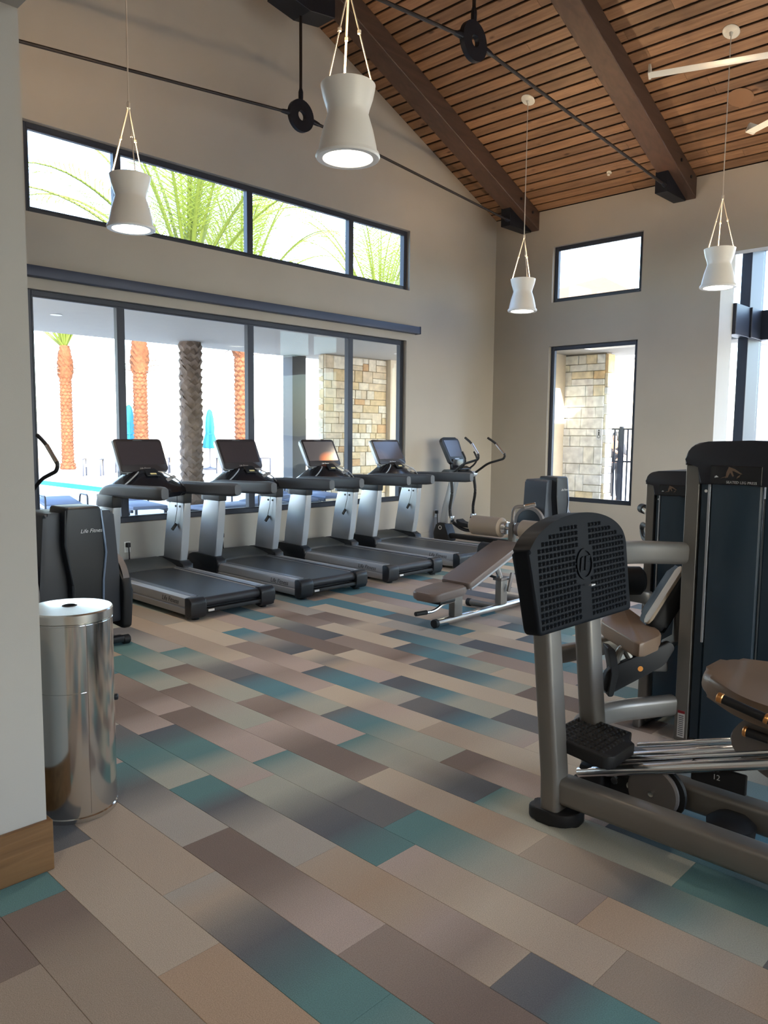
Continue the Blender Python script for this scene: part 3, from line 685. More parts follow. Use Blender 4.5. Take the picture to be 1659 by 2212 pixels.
    b = MB(); b.prism(rpoly([(-.075, -.05), (.075, -.05), (.06, .06), (-.06, .06)], .015), 'z', 0, .012, .003, 1, M=Matrix.Translation((.02, 1.42, 1.192)) @ Matrix.Rotation(R(38), 4, 'X')); b.finish('keypad', M['black'], d)
    b = MB(); b.box(-.03, .035, -.035, -.015, .012, .015, 0, M=Matrix.Translation((.02, 1.42, 1.192)) @ Matrix.Rotation(R(38), 4, 'X')); b.finish('keypad_label', M['yellow'], d, 0)
    b = MB(); b.prism(rpoly([(-.055, -.02), (.055, -.02), (.05, .025), (-.05, .025)], .012), 'z', 0, .004, 0, M=Matrix.Translation((.21, 1.375, 1.135)) @ Matrix.Rotation(R(-22), 4, 'Y') @ Matrix.Rotation(R(35), 4, 'X')); b.finish('cup_holder_rim', M['silver'], d)
    b = MB(); b.prism(rpoly([(-.19, 1.14), (.19, 1.14), (.21, 1.27), (-.21, 1.27)], .03), 'y', 1.53, 1.62, .01); b.finish('display_neck', M['silver'], t)
    # display, tilted back
    Mx = Matrix.Translation((0, 1.50, 1.205)) @ Matrix.Rotation(R(-28.5), 4, 'X')   # local x across, z up the panel, -y towards the runner
    pr = rpoly([(-.262, 0), (.262, 0), (.268, .37), (-.268, .37)], .035, 5)
    b = MB(); b.prism(pr, 'y', .012, .055, .014, 3, M=Mx); ds = b.finish('display', M['silver'], t)
    b = MB(); b.prism(rpoly([(-.258, .004), (.258, .004), (.264, .366), (-.264, .366)], .034, 5), 'y', -.004, .013, .004, 2, M=Mx); b.finish('bezel', M['bezel'], ds)
    b = MB(); b.prism(rpoly([(-.235, .075), (.235, .075), (.238, .335), (-.238, .335)], .006), 'y', -.0062, -.003, 0, M=Mx); scn = b.finish('screen', M['screen'], ds)
    b = MB(); b.prism(rpoly([(-.055, .346), (.055, .346), (.045, .358), (-.045, .358)], .003), 'y', -.006, -.003, 0, M=Mx); b.finish('emblem', M['grip'], ds)
    xa = Mx.to_3x3() @ Vector((1, 0, 0)); za = Mx.to_3x3() @ Vector((0, 0, 1))
    text('lettering', LOGO, .026, Mx @ Vector((0, -.006, .035)), xa, za, M['logo'], ds, shear=.3)
    text('rail_lettering', LOGO, .062, (-.4405, .33, .145), (0, -1, 0), (0, 0, 1), M['logodark'], t, shear=.3)
    # safety clip on its cord
    b = MB(); b.box(-.018, .018, -.008, .008, -.04, .04, .006, 2, M=Matrix.Translation((.31, 1.50, .62)) @ Matrix.Rotation(R(40), 4, 'Y')); sc_ = b.finish('safety_clip', M['blackrub'], t)
    MB().tube(smooth_path([(.30, 1.42, .95), (.315, 1.45, .80), (.312, 1.49, .66)], 4), .003, 5).finish('clip_cord', M['blackrub'], sc_)
    return t
tm = make_treadmill()
lab = ['first treadmill on the left, its tall display in front of a palm trunk', 'second treadmill from the left, between two others and below the blue umbrella',
       'third treadmill from the left, with an orange glare on its screen', 'fourth treadmill, farthest from the camera, partly behind the bench']
M['glare_screen'] = bpy.data.materials.new('glare_screen')
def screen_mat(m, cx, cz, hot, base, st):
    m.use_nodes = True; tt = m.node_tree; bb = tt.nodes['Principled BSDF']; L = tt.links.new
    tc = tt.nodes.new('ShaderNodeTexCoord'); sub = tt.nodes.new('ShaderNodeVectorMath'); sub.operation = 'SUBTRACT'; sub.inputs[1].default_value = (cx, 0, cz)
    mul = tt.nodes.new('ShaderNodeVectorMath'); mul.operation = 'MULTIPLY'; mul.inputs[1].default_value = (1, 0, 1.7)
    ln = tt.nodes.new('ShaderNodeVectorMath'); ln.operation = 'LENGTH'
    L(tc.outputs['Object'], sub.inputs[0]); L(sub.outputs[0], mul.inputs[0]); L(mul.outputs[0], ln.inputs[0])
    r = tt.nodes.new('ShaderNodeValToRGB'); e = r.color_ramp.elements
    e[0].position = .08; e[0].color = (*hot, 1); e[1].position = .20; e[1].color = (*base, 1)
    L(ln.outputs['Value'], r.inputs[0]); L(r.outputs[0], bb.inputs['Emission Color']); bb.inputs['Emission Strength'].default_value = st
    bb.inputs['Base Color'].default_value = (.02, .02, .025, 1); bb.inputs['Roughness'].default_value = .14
screen_mat(M['glare_screen'], .11, 1.27, (1, .24, .05), (.085, .075, .075), .5)  # emissive orange patch stands in for glare reflected on the glass
M['dim_screen'] = bpy.data.materials.new('dim_screen'); screen_mat(M['dim_screen'], -.2, 1.30, (.12, .08, .06), (.06, .045, .045), .35)
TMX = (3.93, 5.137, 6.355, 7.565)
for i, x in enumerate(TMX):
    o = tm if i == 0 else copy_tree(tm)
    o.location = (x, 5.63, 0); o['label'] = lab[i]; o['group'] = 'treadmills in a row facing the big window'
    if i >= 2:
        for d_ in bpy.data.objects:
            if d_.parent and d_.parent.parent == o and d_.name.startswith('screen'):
                d_.data = d_.data.copy(); d_.data.materials[0] = M['glare_screen' if i == 2 else 'dim_screen']

# ------------------------------------------------------------------ elliptical trainers
def make_elliptical():
    t = thing('elliptical_trainer', 'x', 'elliptical trainer')
    MB().prism(rpoly([(-.262, 1.0), (-.24, 1.02), (.24, 1.02), (.262, 1.0), (.30, .5), (.315, .16), (-.315, .16), (-.30, .5)], .03), 'y', .10, .44, .03, 3).finish('drive_housing', M['charcoal'], t)
    MB().prism(rpoly([(-.135, 1.062), (.125, 1.062), (.15, .72), (.13, .5), (.11, .12), (-.10, .12), (-.10, .5), (-.145, .8)], .025), 'y', .02, .30, .025, 3).finish('rear_cover', M['black'], t)
    for s, pts in ((1, [(.128, .03, 1.04), (.146, .012, .80), (.152, .012, .72), (.128, .012, .52), (.122, .012, .3), (.112, .02, .14)]), (-1, [(-.138, .03, 1.04), (-.147, .012, .8), (-.10, .014, .5), (-.10, .02, .14)])):
        MB().tube(pts, .008, 6).finish('edge_trim', M['bluestripe'] if s > 0 else M['black'], t)
    text('lettering', LOGO, .040, (.055, .017, .885), (1, 0, 0), (0, 0, 1), M['logo'], t, shear=.3)
    for s in (-1, 1):
        x = s*.34
        MB().lathe([(.20, -.022), (.225, -.012), (.225, .012), (.20, .022)], (x, .30, .43), 32, 'x').finish('crank_disc', M['black'], t)
        MB().ring((x, .30, .43), .19, .235, .05, 'x', 36).finish('crank_ring', M['greyplate'], t)
        lo, hi = sorted((s*.30, s*.375))
        if s > 0: MB().prism(rpoly([(.06, .10), (.04, .45), (.16, .60), (.34, .55), (.42, .12)], .05), 'x', lo, hi, .02).finish('side_skirt', M['blackrub'], t)
        MB().tube(fillet([(s*.30, .34, .43), (s*.25, .9, .28), (s*.24, 1.50, .22), (s*.26, 1.74, .36)], .12), .026, 10).finish('pedal_arm', M['black'], t)
        MB().prism(rpoly([(1.18, .275), (1.15, .30), (1.2, .315), (1.5, .35), (1.56, .39), (1.57, .36), (1.52, .28)], .015), 'x', s*.25-.075, s*.25+.075, .012).finish('pedal', M['blackrub'], t)
        MB().tube(fillet([(s*.27, 1.72, 1.02), (s*.28, 1.68, .75), (s*.28, 1.73, .52), (s*.265, 1.70, .34)], .1), .022, 10).finish('swing_arm', M['blackrub'], t)
        MB().box(s*.265-.025, s*.265+.025, 1.66, 1.75, .30, .42, .012).finish('pivot_block', M['chrome'], t)
        MB().cyl((s*.17, 1.72, 1.02), (s*.315, 1.72, 1.02), .045, 16, .01).finish('pivot_hub', M['silver'], t)
        MB().tube(fillet([(s*.275, 1.72, 1.02), (s*.30, 1.48, 1.185), (s*.31, 1.20, 1.262), (s*.32, 1.185, 1.32), (s*.29, 1.34, 1.49), (s*.27, 1.47, 1.565)], .07), .017, 10).finish('moving_handlebar', M['blackrub'], t)
        MB().tube([(s*.318, 1.20, 1.335), (s*.292, 1.33, 1.478)], .0195, 10).finish('hand_sensor', M['chrome'], t)
        MB().tube(fillet([(s*.09, 1.75, 1.06), (s*.12, 1.60, 1.16), (s*.14, 1.55, 1.25), (s*.14, 1.62, 1.36)], .05), .014, 8).finish('fixed_grip', M['blackrub'], t)
        MB().cyl((s*.30-.03, .03, .035), (s*.30+.03, .03, .035), .035, 16, .008).finish('transport_wheel', M['blackrub'], t)
    MB().box(-.28, .28, .0, .07, .02, .07, .012).finish('rear_stabilizer', M['black'], t)
    MB().box(-.055, .055, .06, 2.05, .05, .12, .015).finish('base_beam', M['blackrub'], t)
    lprism(rpoly([(1.88, .0), (1.90, .09), (1.98, .27), (2.13, .27), (2.19, .12), (2.19, 0)], .03), -.09, .09, .02).finish('mast_boot', M['black'], t)
    MB().ring((-.092, 2.06, .20), .022, .032, .006, 'x', 20).finish('boot_emblem', M['logo'], t)
    MB().sweep([(0, 2.06, .25), (0, 2.0, .50), (0, 1.92, .76), (0, 1.86, .98)], rrect(.10, .15, .04), up=(0, 1, 0)).finish('mast', M['silver'], t)
    lprism(rpoly([(1.66, .95), (1.60, 1.03), (1.72, 1.09), (1.98, 1.09), (2.02, .99), (1.92, .93)], .04), -.165, .165, .03, 3).finish('console_base', M['black'], t)
    b = MB(); b.prism(rpoly([(-.11, 1.06), (.11, 1.06), (.13, 1.25), (-.13, 1.25)], .02), 'y', 1.80, 1.87, .01); b.finish('display_neck', M['dash'], t)
    Mx = Matrix.Translation((0, 1.80, 1.19)) @ Matrix.Rotation(R(-26), 4, 'X')
    b = MB(); b.prism(rpoly([(-.17, 0), (.17, 0), (.20, .36), (.17, .42), (-.17, .42), (-.20, .36)], .03, 4), 'y', .0, .06, .014, 3, M=Mx); ds = b.finish('display', M['black'], t)
    b = MB(); b.prism(rpoly([(-.145, .10), (.145, .10), (.165, .37), (-.165, .37)], .01), 'y', -.004, .002, 0, M=Mx); b.finish('screen', M['screen'], ds)
    b = MB(); b.box(-.05, .05, -.006, .002, .055, .07, 0, M=Mx); b.finish('readout', M['logo'], ds, 0)
    b = MB(); b.prism(rpoly([(-.14, -.02), (.14, -.02), (.11, .07), (-.11, .07)], .02), 'z', 0, .02, .004, 1, M=Matrix.Translation((0, 1.68, 1.10)) @ Matrix.Rotation(R(28), 4, 'X')); b.finish('keypad', M['dash'], t)
    return t
el = make_elliptical(); el.location = (2.475, 5.36, 0); el['label'] = 'elliptical trainer behind the steel bin, its dark housing facing the camera'; el['group'] = 'elliptical trainers at the row ends'
e2 = copy_tree(el); e2.location = (9.08, 5.42, 0); e2['label'] = 'elliptical trainer in the far corner beyond the last treadmill'

# wall outlets, cords
def outlet(x, z, label, cord, tx=0):
    t = thing('wall_outlet', label, 'outlet', (x, YW, z), 'white outlets under the long window')
    MB().box(x-.036, x+.036, YW-.007, YW-.0005, z-.058, z+.058, .002, 1).finish('outlet_plate', M['white'], t)
    for k in (-1, 1): MB().box(x-.016, x+.016, YW-.009, YW-.006, z+k*.024-.014, z+k*.024+.014, .001, 1).finish('socket', M['label'], t)
    if cord:
        c = thing('power_cord', cord, 'cord', (x, YW-.03, z), 'black power cords at the wall')
        MB().box(x-.02, x+.02, YW-.05, YW-.0095, z+.0, z+.05, .006, 2).finish('plug', M['blackrub'], c)
        MB().tube(smooth_path([(x, YW-.04, z+.005), (x+.002, YW-.045, z-.12), (x+.005, YW-.05, z-.25), (x+tx, YW-.12, .012)], 5), .007, 6).finish('cord', M['blackrub'], c)
outlet(4.03, .36, 'white wall outlet left of the first treadmill uprights', 'black power cord plugged in behind the first treadmill', .04)
outlet(5.23, .36, 'white wall outlet behind the second treadmill', 'black power cord plugged in behind the second treadmill', .04)
outlet(6.30, .43, 'empty white wall outlet left of the third treadmill', None)
outlet(9.19, .38, 'white wall outlet beside the far elliptical mast', 'short black power cord looping to the far elliptical', -.05)

# ------------------------------------------------------------------ stainless bin
bx, by, br = 1.372, 3.145, .166
t = thing('trash_bin', 'tall round polished stainless steel wipe bin beside the wall end', 'bin', (bx, by, 0))
MB().lathe([(br+.004, .0), (br+.005, .018), (br-.002, .024)], (bx, by, 0), 64, cap1=False).finish('base_ring', M['stainless'], t)
b = MB(); b.lathe([(br, .022), (br, .835), (br-.004, .838)], (bx, by, 0), 72, cap0=False, cap1=False); b.finish('bin_body', M['stainless'], t)
MB().lathe([(br+.002, .828), (br+.0055, .832), (br+.0055, .865), (br+.001, .871), (.03, .876), (.03, .86)], (bx, by, 0), 72, cap0=False, cap1=False).finish('lid', M['stainless_lid'], t)
MB().lathe([(.028, .858), (.031, .8765), (.024, .879), (.022, .862)], (bx, by, 0), 24, cap0=True, cap1=True).finish('wipe_opening', M['blackrub'], t)
def arcpanel(a0, a1, z0, z1, r0, r1, n=20):
    b = MB(); rows = []
    for i in range(n+1):
        a = R(a0+(a1-a0)*i/n); c, s_ = math.cos(a), math.sin(a)
        rows.append([b.bm.verts.new((bx+r*c, by+r*s_, z)) for r, z in ((r0, z0), (r1, z0), (r1, z1), (r0, z1))])
    for p, q in zip(rows, rows[1:]):
        for j in range(4): b.bm.faces.new((p[j], p[(j+1) % 4], q[(j+1) % 4], q[j]))
    b.bm.faces.new(rows[0]); b.bm.faces.new(rows[-1][::-1]); return b
arcpanel(-218, -94.5, .03, .545, br-.002, br+.0035).finish('door', M['stainless'], t)
arcpanel(-218, -94.5, .551, .822, br-.002, br+.0035).finish('upper_panel', M['stainless'], t)
arcpanel(-92.5, 20, .03, .822, br-.002, br+.0035).finish('front_panel', M['stainless'], t)
a = R(-22)
MB().cyl((bx+br*math.cos(a), by+br*math.sin(a), .46), (bx+(br+.018)*math.cos(a), by+(br+.018)*math.sin(a), .46), .014, 14, .004).finish('lock', M['black'], t)

# ------------------------------------------------------------------ decline bench
t = thing('decline_bench', 'brown padded decline bench with chrome base tube and foam leg rollers', 'bench', (5.5, 4.06, 0))
yc = 4.06
def pad(name, m, p0, p1, w0, w1, th, rad=.05, bev=.02, n=Vector((0, 0, 1)), parent=t, label=None):
    """flat upholstered pad from p0 to p1 with widths w0, w1; top face along n"""
    p0, p1 = Vector(p0), Vector(p1); d = (p1-p0).normalized(); s_ = n.cross(d).normalized(); n2 = d.cross(s_).normalized(); L_ = (p1-p0).length
    poly = rpoly([(0, -w0/2), (L_, -w1/2), (L_, w1/2), (0, w0/2)], rad, 4)
    Mx = Matrix(((d.x, s_.x, n2.x, p0.x), (d.y, s_.y, n2.y, p0.y), (d.z, s_.z, n2.z, p0.z), (0, 0, 0, 1)))
    b = MB(); b.prism(poly, 'z', -th, 0, bev, 3, M=Mx); return b.finish(name, m, parent, 40, label)
MB().cyl((4.84, yc, .036), (6.12, yc, .036), .034, 18).finish('base_tube', M['chrome'], t)
MB().cyl((4.815, yc, .037), (4.86, yc, .037), .037, 18, .006).finish('end_cap', M['blackrub'], t)
MB().box(6.10, 6.18, yc-.30, yc+.30, .002, .07, .015).finish('rear_crossbar', M['taupe'], t)
MB().cyl((5.72, yc, .038), (5.72, yc+.33, .038), .032, 16).finish('side_foot', M['taupe'], t)
MB().cyl((5.72, yc+.30, .036), (5.72, yc+.35, .036), .036, 16, .006).finish('side_foot_cap', M['blackrub'], t)
MB().box(5.05, 5.16, yc-.035, yc+.035, .06, .285, .01).finish('front_post', M['taupe'], t)
MB().box(5.04, 5.20, yc-.05, yc+.05, .262, .30, .008).finish('seat_bracket', M['greyplate'], t)
MB().box(5.72, 5.82, yc-.035, yc+.035, .06, .30, .01).finish('rear_post', M['taupe'], t)
MB().box(5.70, 5.84, yc-.05, yc+.05, .285, .315, .008).finish('post_collar', M['greyplate'], t)
MB().cyl((5.76, yc, .28), (5.66, yc, .47), .026, 14).finish('telescopic_strut', M['chrome'], t)
MB().cyl((5.68, yc, .32), (5.68, yc+.10, .33), .012, 10).finish('lock_pin', M['blackrub'], t)
b = MB(); b.box(-.02, .02, -.012, .012, -.09, .09, .01, 2, M=Matrix.Translation((5.80, yc-.075, .27)) @ Matrix.Rotation(R(18), 4, 'Y')); b.finish('adjuster_lever', M['greyplate'], t)
pad('seat_pad', M['vinyl2'], (4.67, yc, .318), (5.09, yc, .345), .27, .31, .07, .07)
MB().box(4.78, 4.98, yc-.10, yc+.10, .215, .25, .01).finish('seat_base', M['blackrub'], t)
pad('back_pad', M['vinyl2'], (5.085, yc, .365), (5.86, yc, .635), .32, .29, .06, .03)
d_ = Vector((5.86-5.085, 0, .635-.365)).normalized()
MB().box(0, .80, -.035, .035, -.045, 0, .008, 2, M=Matrix.Translation((5.11, yc, .305)) @ Matrix.Rotation(-math.atan2(.27, .775), 4, 'Y')).finish('back_frame', M['blackrub'], t)
for s_ in (-1,):
    MB().tube([(5.11, yc+s_*.155, .312), (5.90, yc+s_*.145, .588)], .012, 8).finish('pad_edge_rail', M['silver'], t)
MB().tube(fillet([(5.08, yc-.02, .2), (4.90, yc-.03, .20), (4.80, yc-.02, .15), (4.64, yc+.02, .15)], .05), .013, 10).finish('front_handle', M['chrome'], t)
MB().cyl((4.61, yc+.022, .15), (4.73, yc, .15), .019, 12, .004).finish('handle_grip', M['blackrub'], t)
MB().box(5.85, 6.10, yc-.03, yc+.03, .56, .615, .008).finish('head_link', M['greyplate'], t)
MB().box(5.885, 5.955, yc-.028, yc+.028, .58, .80, .012).finish('roller_post', M['taupe'], t)
MB().cyl((5.92, yc-.47, .745), (5.92, yc+.47, .745), .016, 12).finish('roller_axle', M['chrome'], t)
for s_ in (-1, 1):
    a_, c_ = sorted((yc+s_*.10, yc+s_*.46))
    MB().cyl((5.92, a_, .745), (5.92, c_, .745), .092, 28, .02).finish('leg_roller', M['roller'], t)
    MB().cyl((5.92, yc+s_*.05, .745), (5.92, yc+s_*.105, .745), .062, 22, .008).finish('roller_cap', M['chrome'] if s_ > 0 else M['greyplate'], t)
    MB().cyl((6.0, yc+s_*.08, .50), (6.0, yc+s_*.42, .50), .075, 22, .02).finish('lower_roller', M['blackrub'], t)
MB().box(5.955, 6.04, yc-.03, yc+.03, .47, .60, .01).finish('lower_bracket', M['greyplate'], t)
MB().tube(fillet([(5.92, yc, .79), (5.92, yc-.01, .95), (5.98, yc-.10, .955), (6.02, yc-.16, .975)], .05), .017, 10).finish('upper_handle', M['greyplate'], t)
MB().cyl((5.97, yc-.09, .953), (6.03, yc-.175, .978), .02, 12, .004).finish('upper_grip', M['chrome'], t)

# ------------------------------------------------------------------ leg press
t = thing('leg_press_machine', 'large leg press machine in the right foreground with black studded foot plate', 'weight machine', (2.85, 1.63, 0))
for x, n in ((2.75, 'base_tube'), (3.08, 'base_tube')):
    MB().bar([(x, 1.62, .137), (x, -.45, .137)], .10, .11, .022).finish(n, M['taupe'], t)
    MB().bar([(x-.02, 1.625, .05), (x-.02, 1.63, .2), (x-.03, 1.69, .90)], .105, .085, .02, up=(0, 1, 0)).finish('upright', M['taupe'], t)
    MB().prism(rpoly([(x-.085, 1.54), (x+.065, 1.50), (x+.065, 1.70), (x-.085, 1.74)], .07, 5), 'z', 0, .058, .012, 2).finish('foot_pad', M['blackrub'], t)
MB().bar([(2.70, -.40, .137), (3.14, -.40, .137)], .10, .11, .022).finish('rear_crossbar', M['taupe'], t)
arch = [(2.385, .868), (3.105, .858), (3.085, 1.165)]+[(2.715+.37*math.cos(R(a)), 1.155+.148*math.sin(R(a))) for a in range(18, 163, 9)]+[(2.345, 1.185)]
tilt = Matrix.Translation((0, 1.50, .86)) @ Matrix.Rotation(R(-6), 4, 'X') @ Matrix.Translation((0, 0, -.86))
MB().prism(rpoly(arch, .025, 3), 'y', 0, .075, .014, 3, M=tilt).finish('press_plate', M['plate'], t)
st = MB(); un = tilt.to_3x3(); ux, uz, uy = un @ Vector((1, 0, 0)), un @ Vector((0, 0, 1)), un @ Vector((0, -1, 0))
for i in range(-12, 13):
    for j in range(17):
        x = 2.728+i*.0265; z = .895+j*.0237
        if abs(x-2.725) < .033 or math.hypot(x-2.725, (z-1.10)*.85) < .075: continue
        if z > 1.15+.135*math.sqrt(max(0, 1-((x-2.715)/.36)**2))-.02 or abs(x-2.725) > .335: continue
        st.pyr(tilt @ Vector((x, 0, z)), ux, uz, uy, .0085, .009)
st.finish('studs', M['plate'], t, 0, kind='stuff')
b = MB(); b.ring((2.725, -.003, 1.10), .052, .062, .008, 'y', 30); b.bm.transform(tilt); b.finish('plate_emblem_ring', M['plate'], t)
b = MB()
for q in ([(2.700, 1.125), (2.715, 1.13), (2.700, 1.075), (2.735, 1.075), (2.735, 1.063), (2.683, 1.063)], [(2.735, 1.13), (2.770, 1.13), (2.766, 1.118), (2.748, 1.118), (2.745, 1.105), (2.760, 1.105), (2.757, 1.093), (2.742, 1.093), (2.736, 1.07), (2.722, 1.07)]):
    b.prism(q, 'y', -.006, .002, 0)
b.bm.transform(tilt); b.finish('plate_emblem', M['plate'], t)
MB().box(2.71, 2.74, 1.480, 1.492, 1.017, 1.023).finish('plate_clip', M['logo'], t, 0)
for x in (2.73, 3.05): MB().box(x-.06, x+.06, 1.58, 1.66, .88, 1.05, .01).finish('plate_bracket', M['greyplate'], t)
MB().bar(fillet([(2.90, 1.68, 1.0), (3.25, 1.76, 1.045), (3.55, 1.76, 1.035), (3.95, 1.64, 1.0)], .25, 8), .075, .115, .03).finish('upper_beam', M['taupe'], t)
MB().bar(fillet([(3.06, 1.68, .20), (3.28, 1.84, .20), (3.58, 1.84, .19), (3.95, 1.66, .18)], .22, 8), .075, .11, .03).finish('lower_beam', M['taupe'], t)
for x in (2.94, 3.17): MB().bar([(x-.01 if x < 3 else x-.04, .30, .17), (x, .30, .665)], .07, .06, .012, up=(0, 1, 0)).finish('rear_upright', M['taupe'], t)
MB().bar([(2.72, .30, .17), (3.11, .30, .17)], .06, .07, .012).finish('rear_crossbar', M['taupe'], t)
MB().bar([(2.92, .30, .655), (3.26, .30, .655)], .06, .06, .012).finish('rod_end_bar', M['taupe'], t)
# weight tower
def tower(t, x, y1, w_, dx, zp, zt, pw, sc, words):
    for xx in (x, x+dx-pw):
        for yy in (y1-pw, y1-w_):
            MB().box(xx, xx+pw, yy, yy+pw, .0, zp, .003*sc, 1).finish('tower_post', M['taupe'], t)
    y0 = y1-w_; r = .09*sc; zb = zp-.095*sc
    poly = [(y0, zb), (y1-pw*1.05, zb), (y1-pw*1.05, zp), (y1+.004, zp), (y1+.004, zt-r)]+[(y1+.004-r+r*math.cos(R(a)), zt-r+r*math.sin(R(a))*.98) for a in (15, 30, 45, 60, 75)]+[(y1-r*1.2, zt+.003), (y0+w_*.5, zt+.01), (y0, zt+.003)]
    MB().prism(poly, 'x', x-.012, x+dx+.01, .01*sc, 2).finish('tower_cap', M['towercap'], t)
    xs = x+.016
    MB().box(xs, x+dx-.02, y1-pw-.055*sc, y1-pw-.002, .02, zb+.01, .006, 1).finish('inner_shroud', M['shroud'], t)
    ya, yb = y1-.128*sc, y1-.375*sc
    b = MB(); pts = [(ya, x+.012), (ya-.01*sc, x-.004), (yb+.06*sc, x-.012), (yb+.01*sc, x+.002), (yb, x+.016), (yb, x+.03), (ya, x+.03)]
    b.prism([(q, p) for p, q in pts], 'z', .02, zb+.012, 0); b.finish('front_shroud', M['shroud'], t, 30)
    MB().box(x-.004, x+.012, ya-.002, ya+.012*sc, .55, zp-.005, .002, 1).finish('shroud_trim', M['silver'], t)
    MB().box(x+.01, x+dx-.02, y0+pw, yb-.012*sc, .02, zb+.012, .006, 1).finish('side_shroud', M['shroud'], t)
    MB().box(x-.018, x-.010, yb, ya, zb+.006, zp+.002, .002, 1).finish('placard', M['dash'], t)
    xf = x-.0186; u = ya-.11*sc
    b = MB()
    for pl in ([(0, .03), (.012, .062), (.022, .058), (.045, .05), (.085, .022), (.075, .02), (.045, .035), (.03, .04), (.04, .01), (.035, .005), (.02, .03), (.008, .0), (-.006, -.005), (-.002, .01)], [(-.03, -.008), (-.006, .0), (.0, .006), (-.02, .0)], [(.055, -.005), (.07, .005), (.075, .018), (.06, .008)]):
        b.prism([(u+.03*sc-p*sc*.9, zp-.055*sc+q*sc*.85) for p, q in pl], 'x', xf-.0006, xf+.0004)
    b.finish('exercise_figure', M['vinyl'], t, 0)
    b = MB()
    b.prism([(ya-(.028-p)*sc-.015*sc, zp-.055*sc+q*sc) for p, q in ((0, 0), (.01, .008), (.018, .004), (.02, -.004), (.01, -.002))], 'x', xf-.0006, xf+.0004); b.finish('hand_symbol', M['logo'], t, 0)
    if words: text('placard_lettering', words, .0175*sc, (xf, (ya+yb)/2-.03*sc, zb+.016*sc), (0, -1, 0), (0, 0, 1), M['logo'], t)
    MB().ring((x+.002, yb-.05*sc, zp-.045*sc), .018*sc, .023*sc, .006, 'x', 20).finish('round_emblem', M['logo'], t)
    MB().cyl((xs-.002, y1-pw-.03*sc, zb-.035*sc), (xs+.004, y1-pw-.03*sc, zb-.035*sc), .008*sc, 10).finish('cap_screw', M['chrome'], t)
tower(t, 3.94, 1.640, .62, .42, 1.46, 1.578, .07, 1.0, 'SEATED LEG PRESS')
MB().box(3.9385, 3.9402, 1.585, 1.622, .02, .165).finish('warning_label', M['label'], t, 0)
MB().box(3.938, 3.9395, 1.585, 1.622, .150, .165).finish('warning_stripe', M['red'], t, 0)
b = MB()
for k in range(11): b.box(3.9378, 3.9386, 1.590, 1.617, .030+k*.0105, .034+k*.0105)
b.finish('warning_text_lines', M['grip'], t, 0, kind='stuff')
# guide rods, foot platform, carriage
def rod(name, x, y0, z0, y1, z1, r): MB().cyl((x, y0, z0), (x, y1, z1), r, 18, .004).finish(name, M['chrome'], t)
rod('guide_rod', 2.94, 1.635, .135, .30, .625, .023); rod('guide_rod', 3.17, 1.56, .155, .30, .625, .023)
rod('stay_rod', 2.99, 1.50, .215, .40, .615, .013); rod('stay_rod', 3.22, 1.50, .215, .40, .600, .013)
MB().box(2.925, 3.25, 1.52, 1.63, .06, .185, .015).finish('rod_bracket', M['blackrub'], t)
MB().bar([(3.08, 1.5, .13), (3.08, 1.5, .02)], .06, .06, .01, up=(0, 1, 0)).finish('bracket_leg', M['blackrub'], t)
PT = Matrix.Translation((2.77, 1.70, .345)) @ Matrix.Rotation(R(4), 4, 'X')
poly = [(0, 0), (.30, 0), (.31, -.24), (.22, -.255), (.215, -.30), (.02, -.305), (-.01, -.28)]
b = MB(); b.prism(rpoly(poly, .012), 'z', -.055, 0, .008, 2, M=PT); b.finish('foot_platform', M['blackrub'], t)
st = MB(); ux, uy_, uz = PT.to_3x3() @ Vector((1, 0, 0)), PT.to_3x3() @ Vector((0, 1, 0)), PT.to_3x3() @ Vector((0, 0, 1))
for i in range(10):
    for j in range(9):
        x, y = .02+i*.0285, -.022-j*.0285
        if x > .2 and y < -.235: continue
        st.pyr(PT @ Vector((x, y, 0)), ux, uy_, uz, .0095, .008)
st.finish('platform_studs', M['blackrub'], t, 0, kind='stuff')
MB().lathe([(.10, -.012), (.108, -.006), (.108, .006), (.10, .012)], (2.95, 1.30, .155), 36, 'x').finish('cable_pulley', M['greyplate'], t)
MB().lathe([(.112, -.01), (.112, .01)], (2.972, 1.285, .155), 36, 'x').finish('pulley_guard', M['blackrub'], t)
MB().cyl((2.925, 1.30, .155), (3.10, 1.30, .155), .012, 10).finish('pulley_axle', M['chrome'], t)
MB().box(2.96, 3.06, 1.36, 1.50, .09, .17, .012).finish('pulley_block', M['blackrub'], t)
for yy in (1.47, 1.40): MB().cyl((2.945, yy, .15), (2.965, yy, .15), .016, 8).finish('hex_bolt', M['chrome'], t)
MB().tube(smooth_path([(2.93, 1.26, .05), (2.90, 1.0, .02), (2.86, .6, .012), (2.86, .2, .012)], 5), .006, 6).finish('cable', M['blackrub'], t)
MB().lathe([(.0, .0), (.04, .0), (.045, .06), (.085, .075), (.09, .125), (.06, .15), (.02, .155)], (2.98, 1.00, .0), 24, cap0=False).finish('leveling_foot', M['blackrub'], t)
MB().prism(rpoly([(.86, .33), (1.0, .40), (1.03, .46), (.98, .545), (.88, .57), (.60, .62), (.45, .60), (.45, .30)], .05, 5), 'x', 2.985, 3.005, .004, 1).finish('carriage_plate', M['greyplate'], t)
MB().box(3.005, 3.22, .46, .92, .40, .50, .012).finish('carriage_body', M['blackrub'], t)
MB().cyl((2.975, .955, .50), (2.986, .955, .50), .014, 6).finish('carriage_bolt', M['chrome'], t)
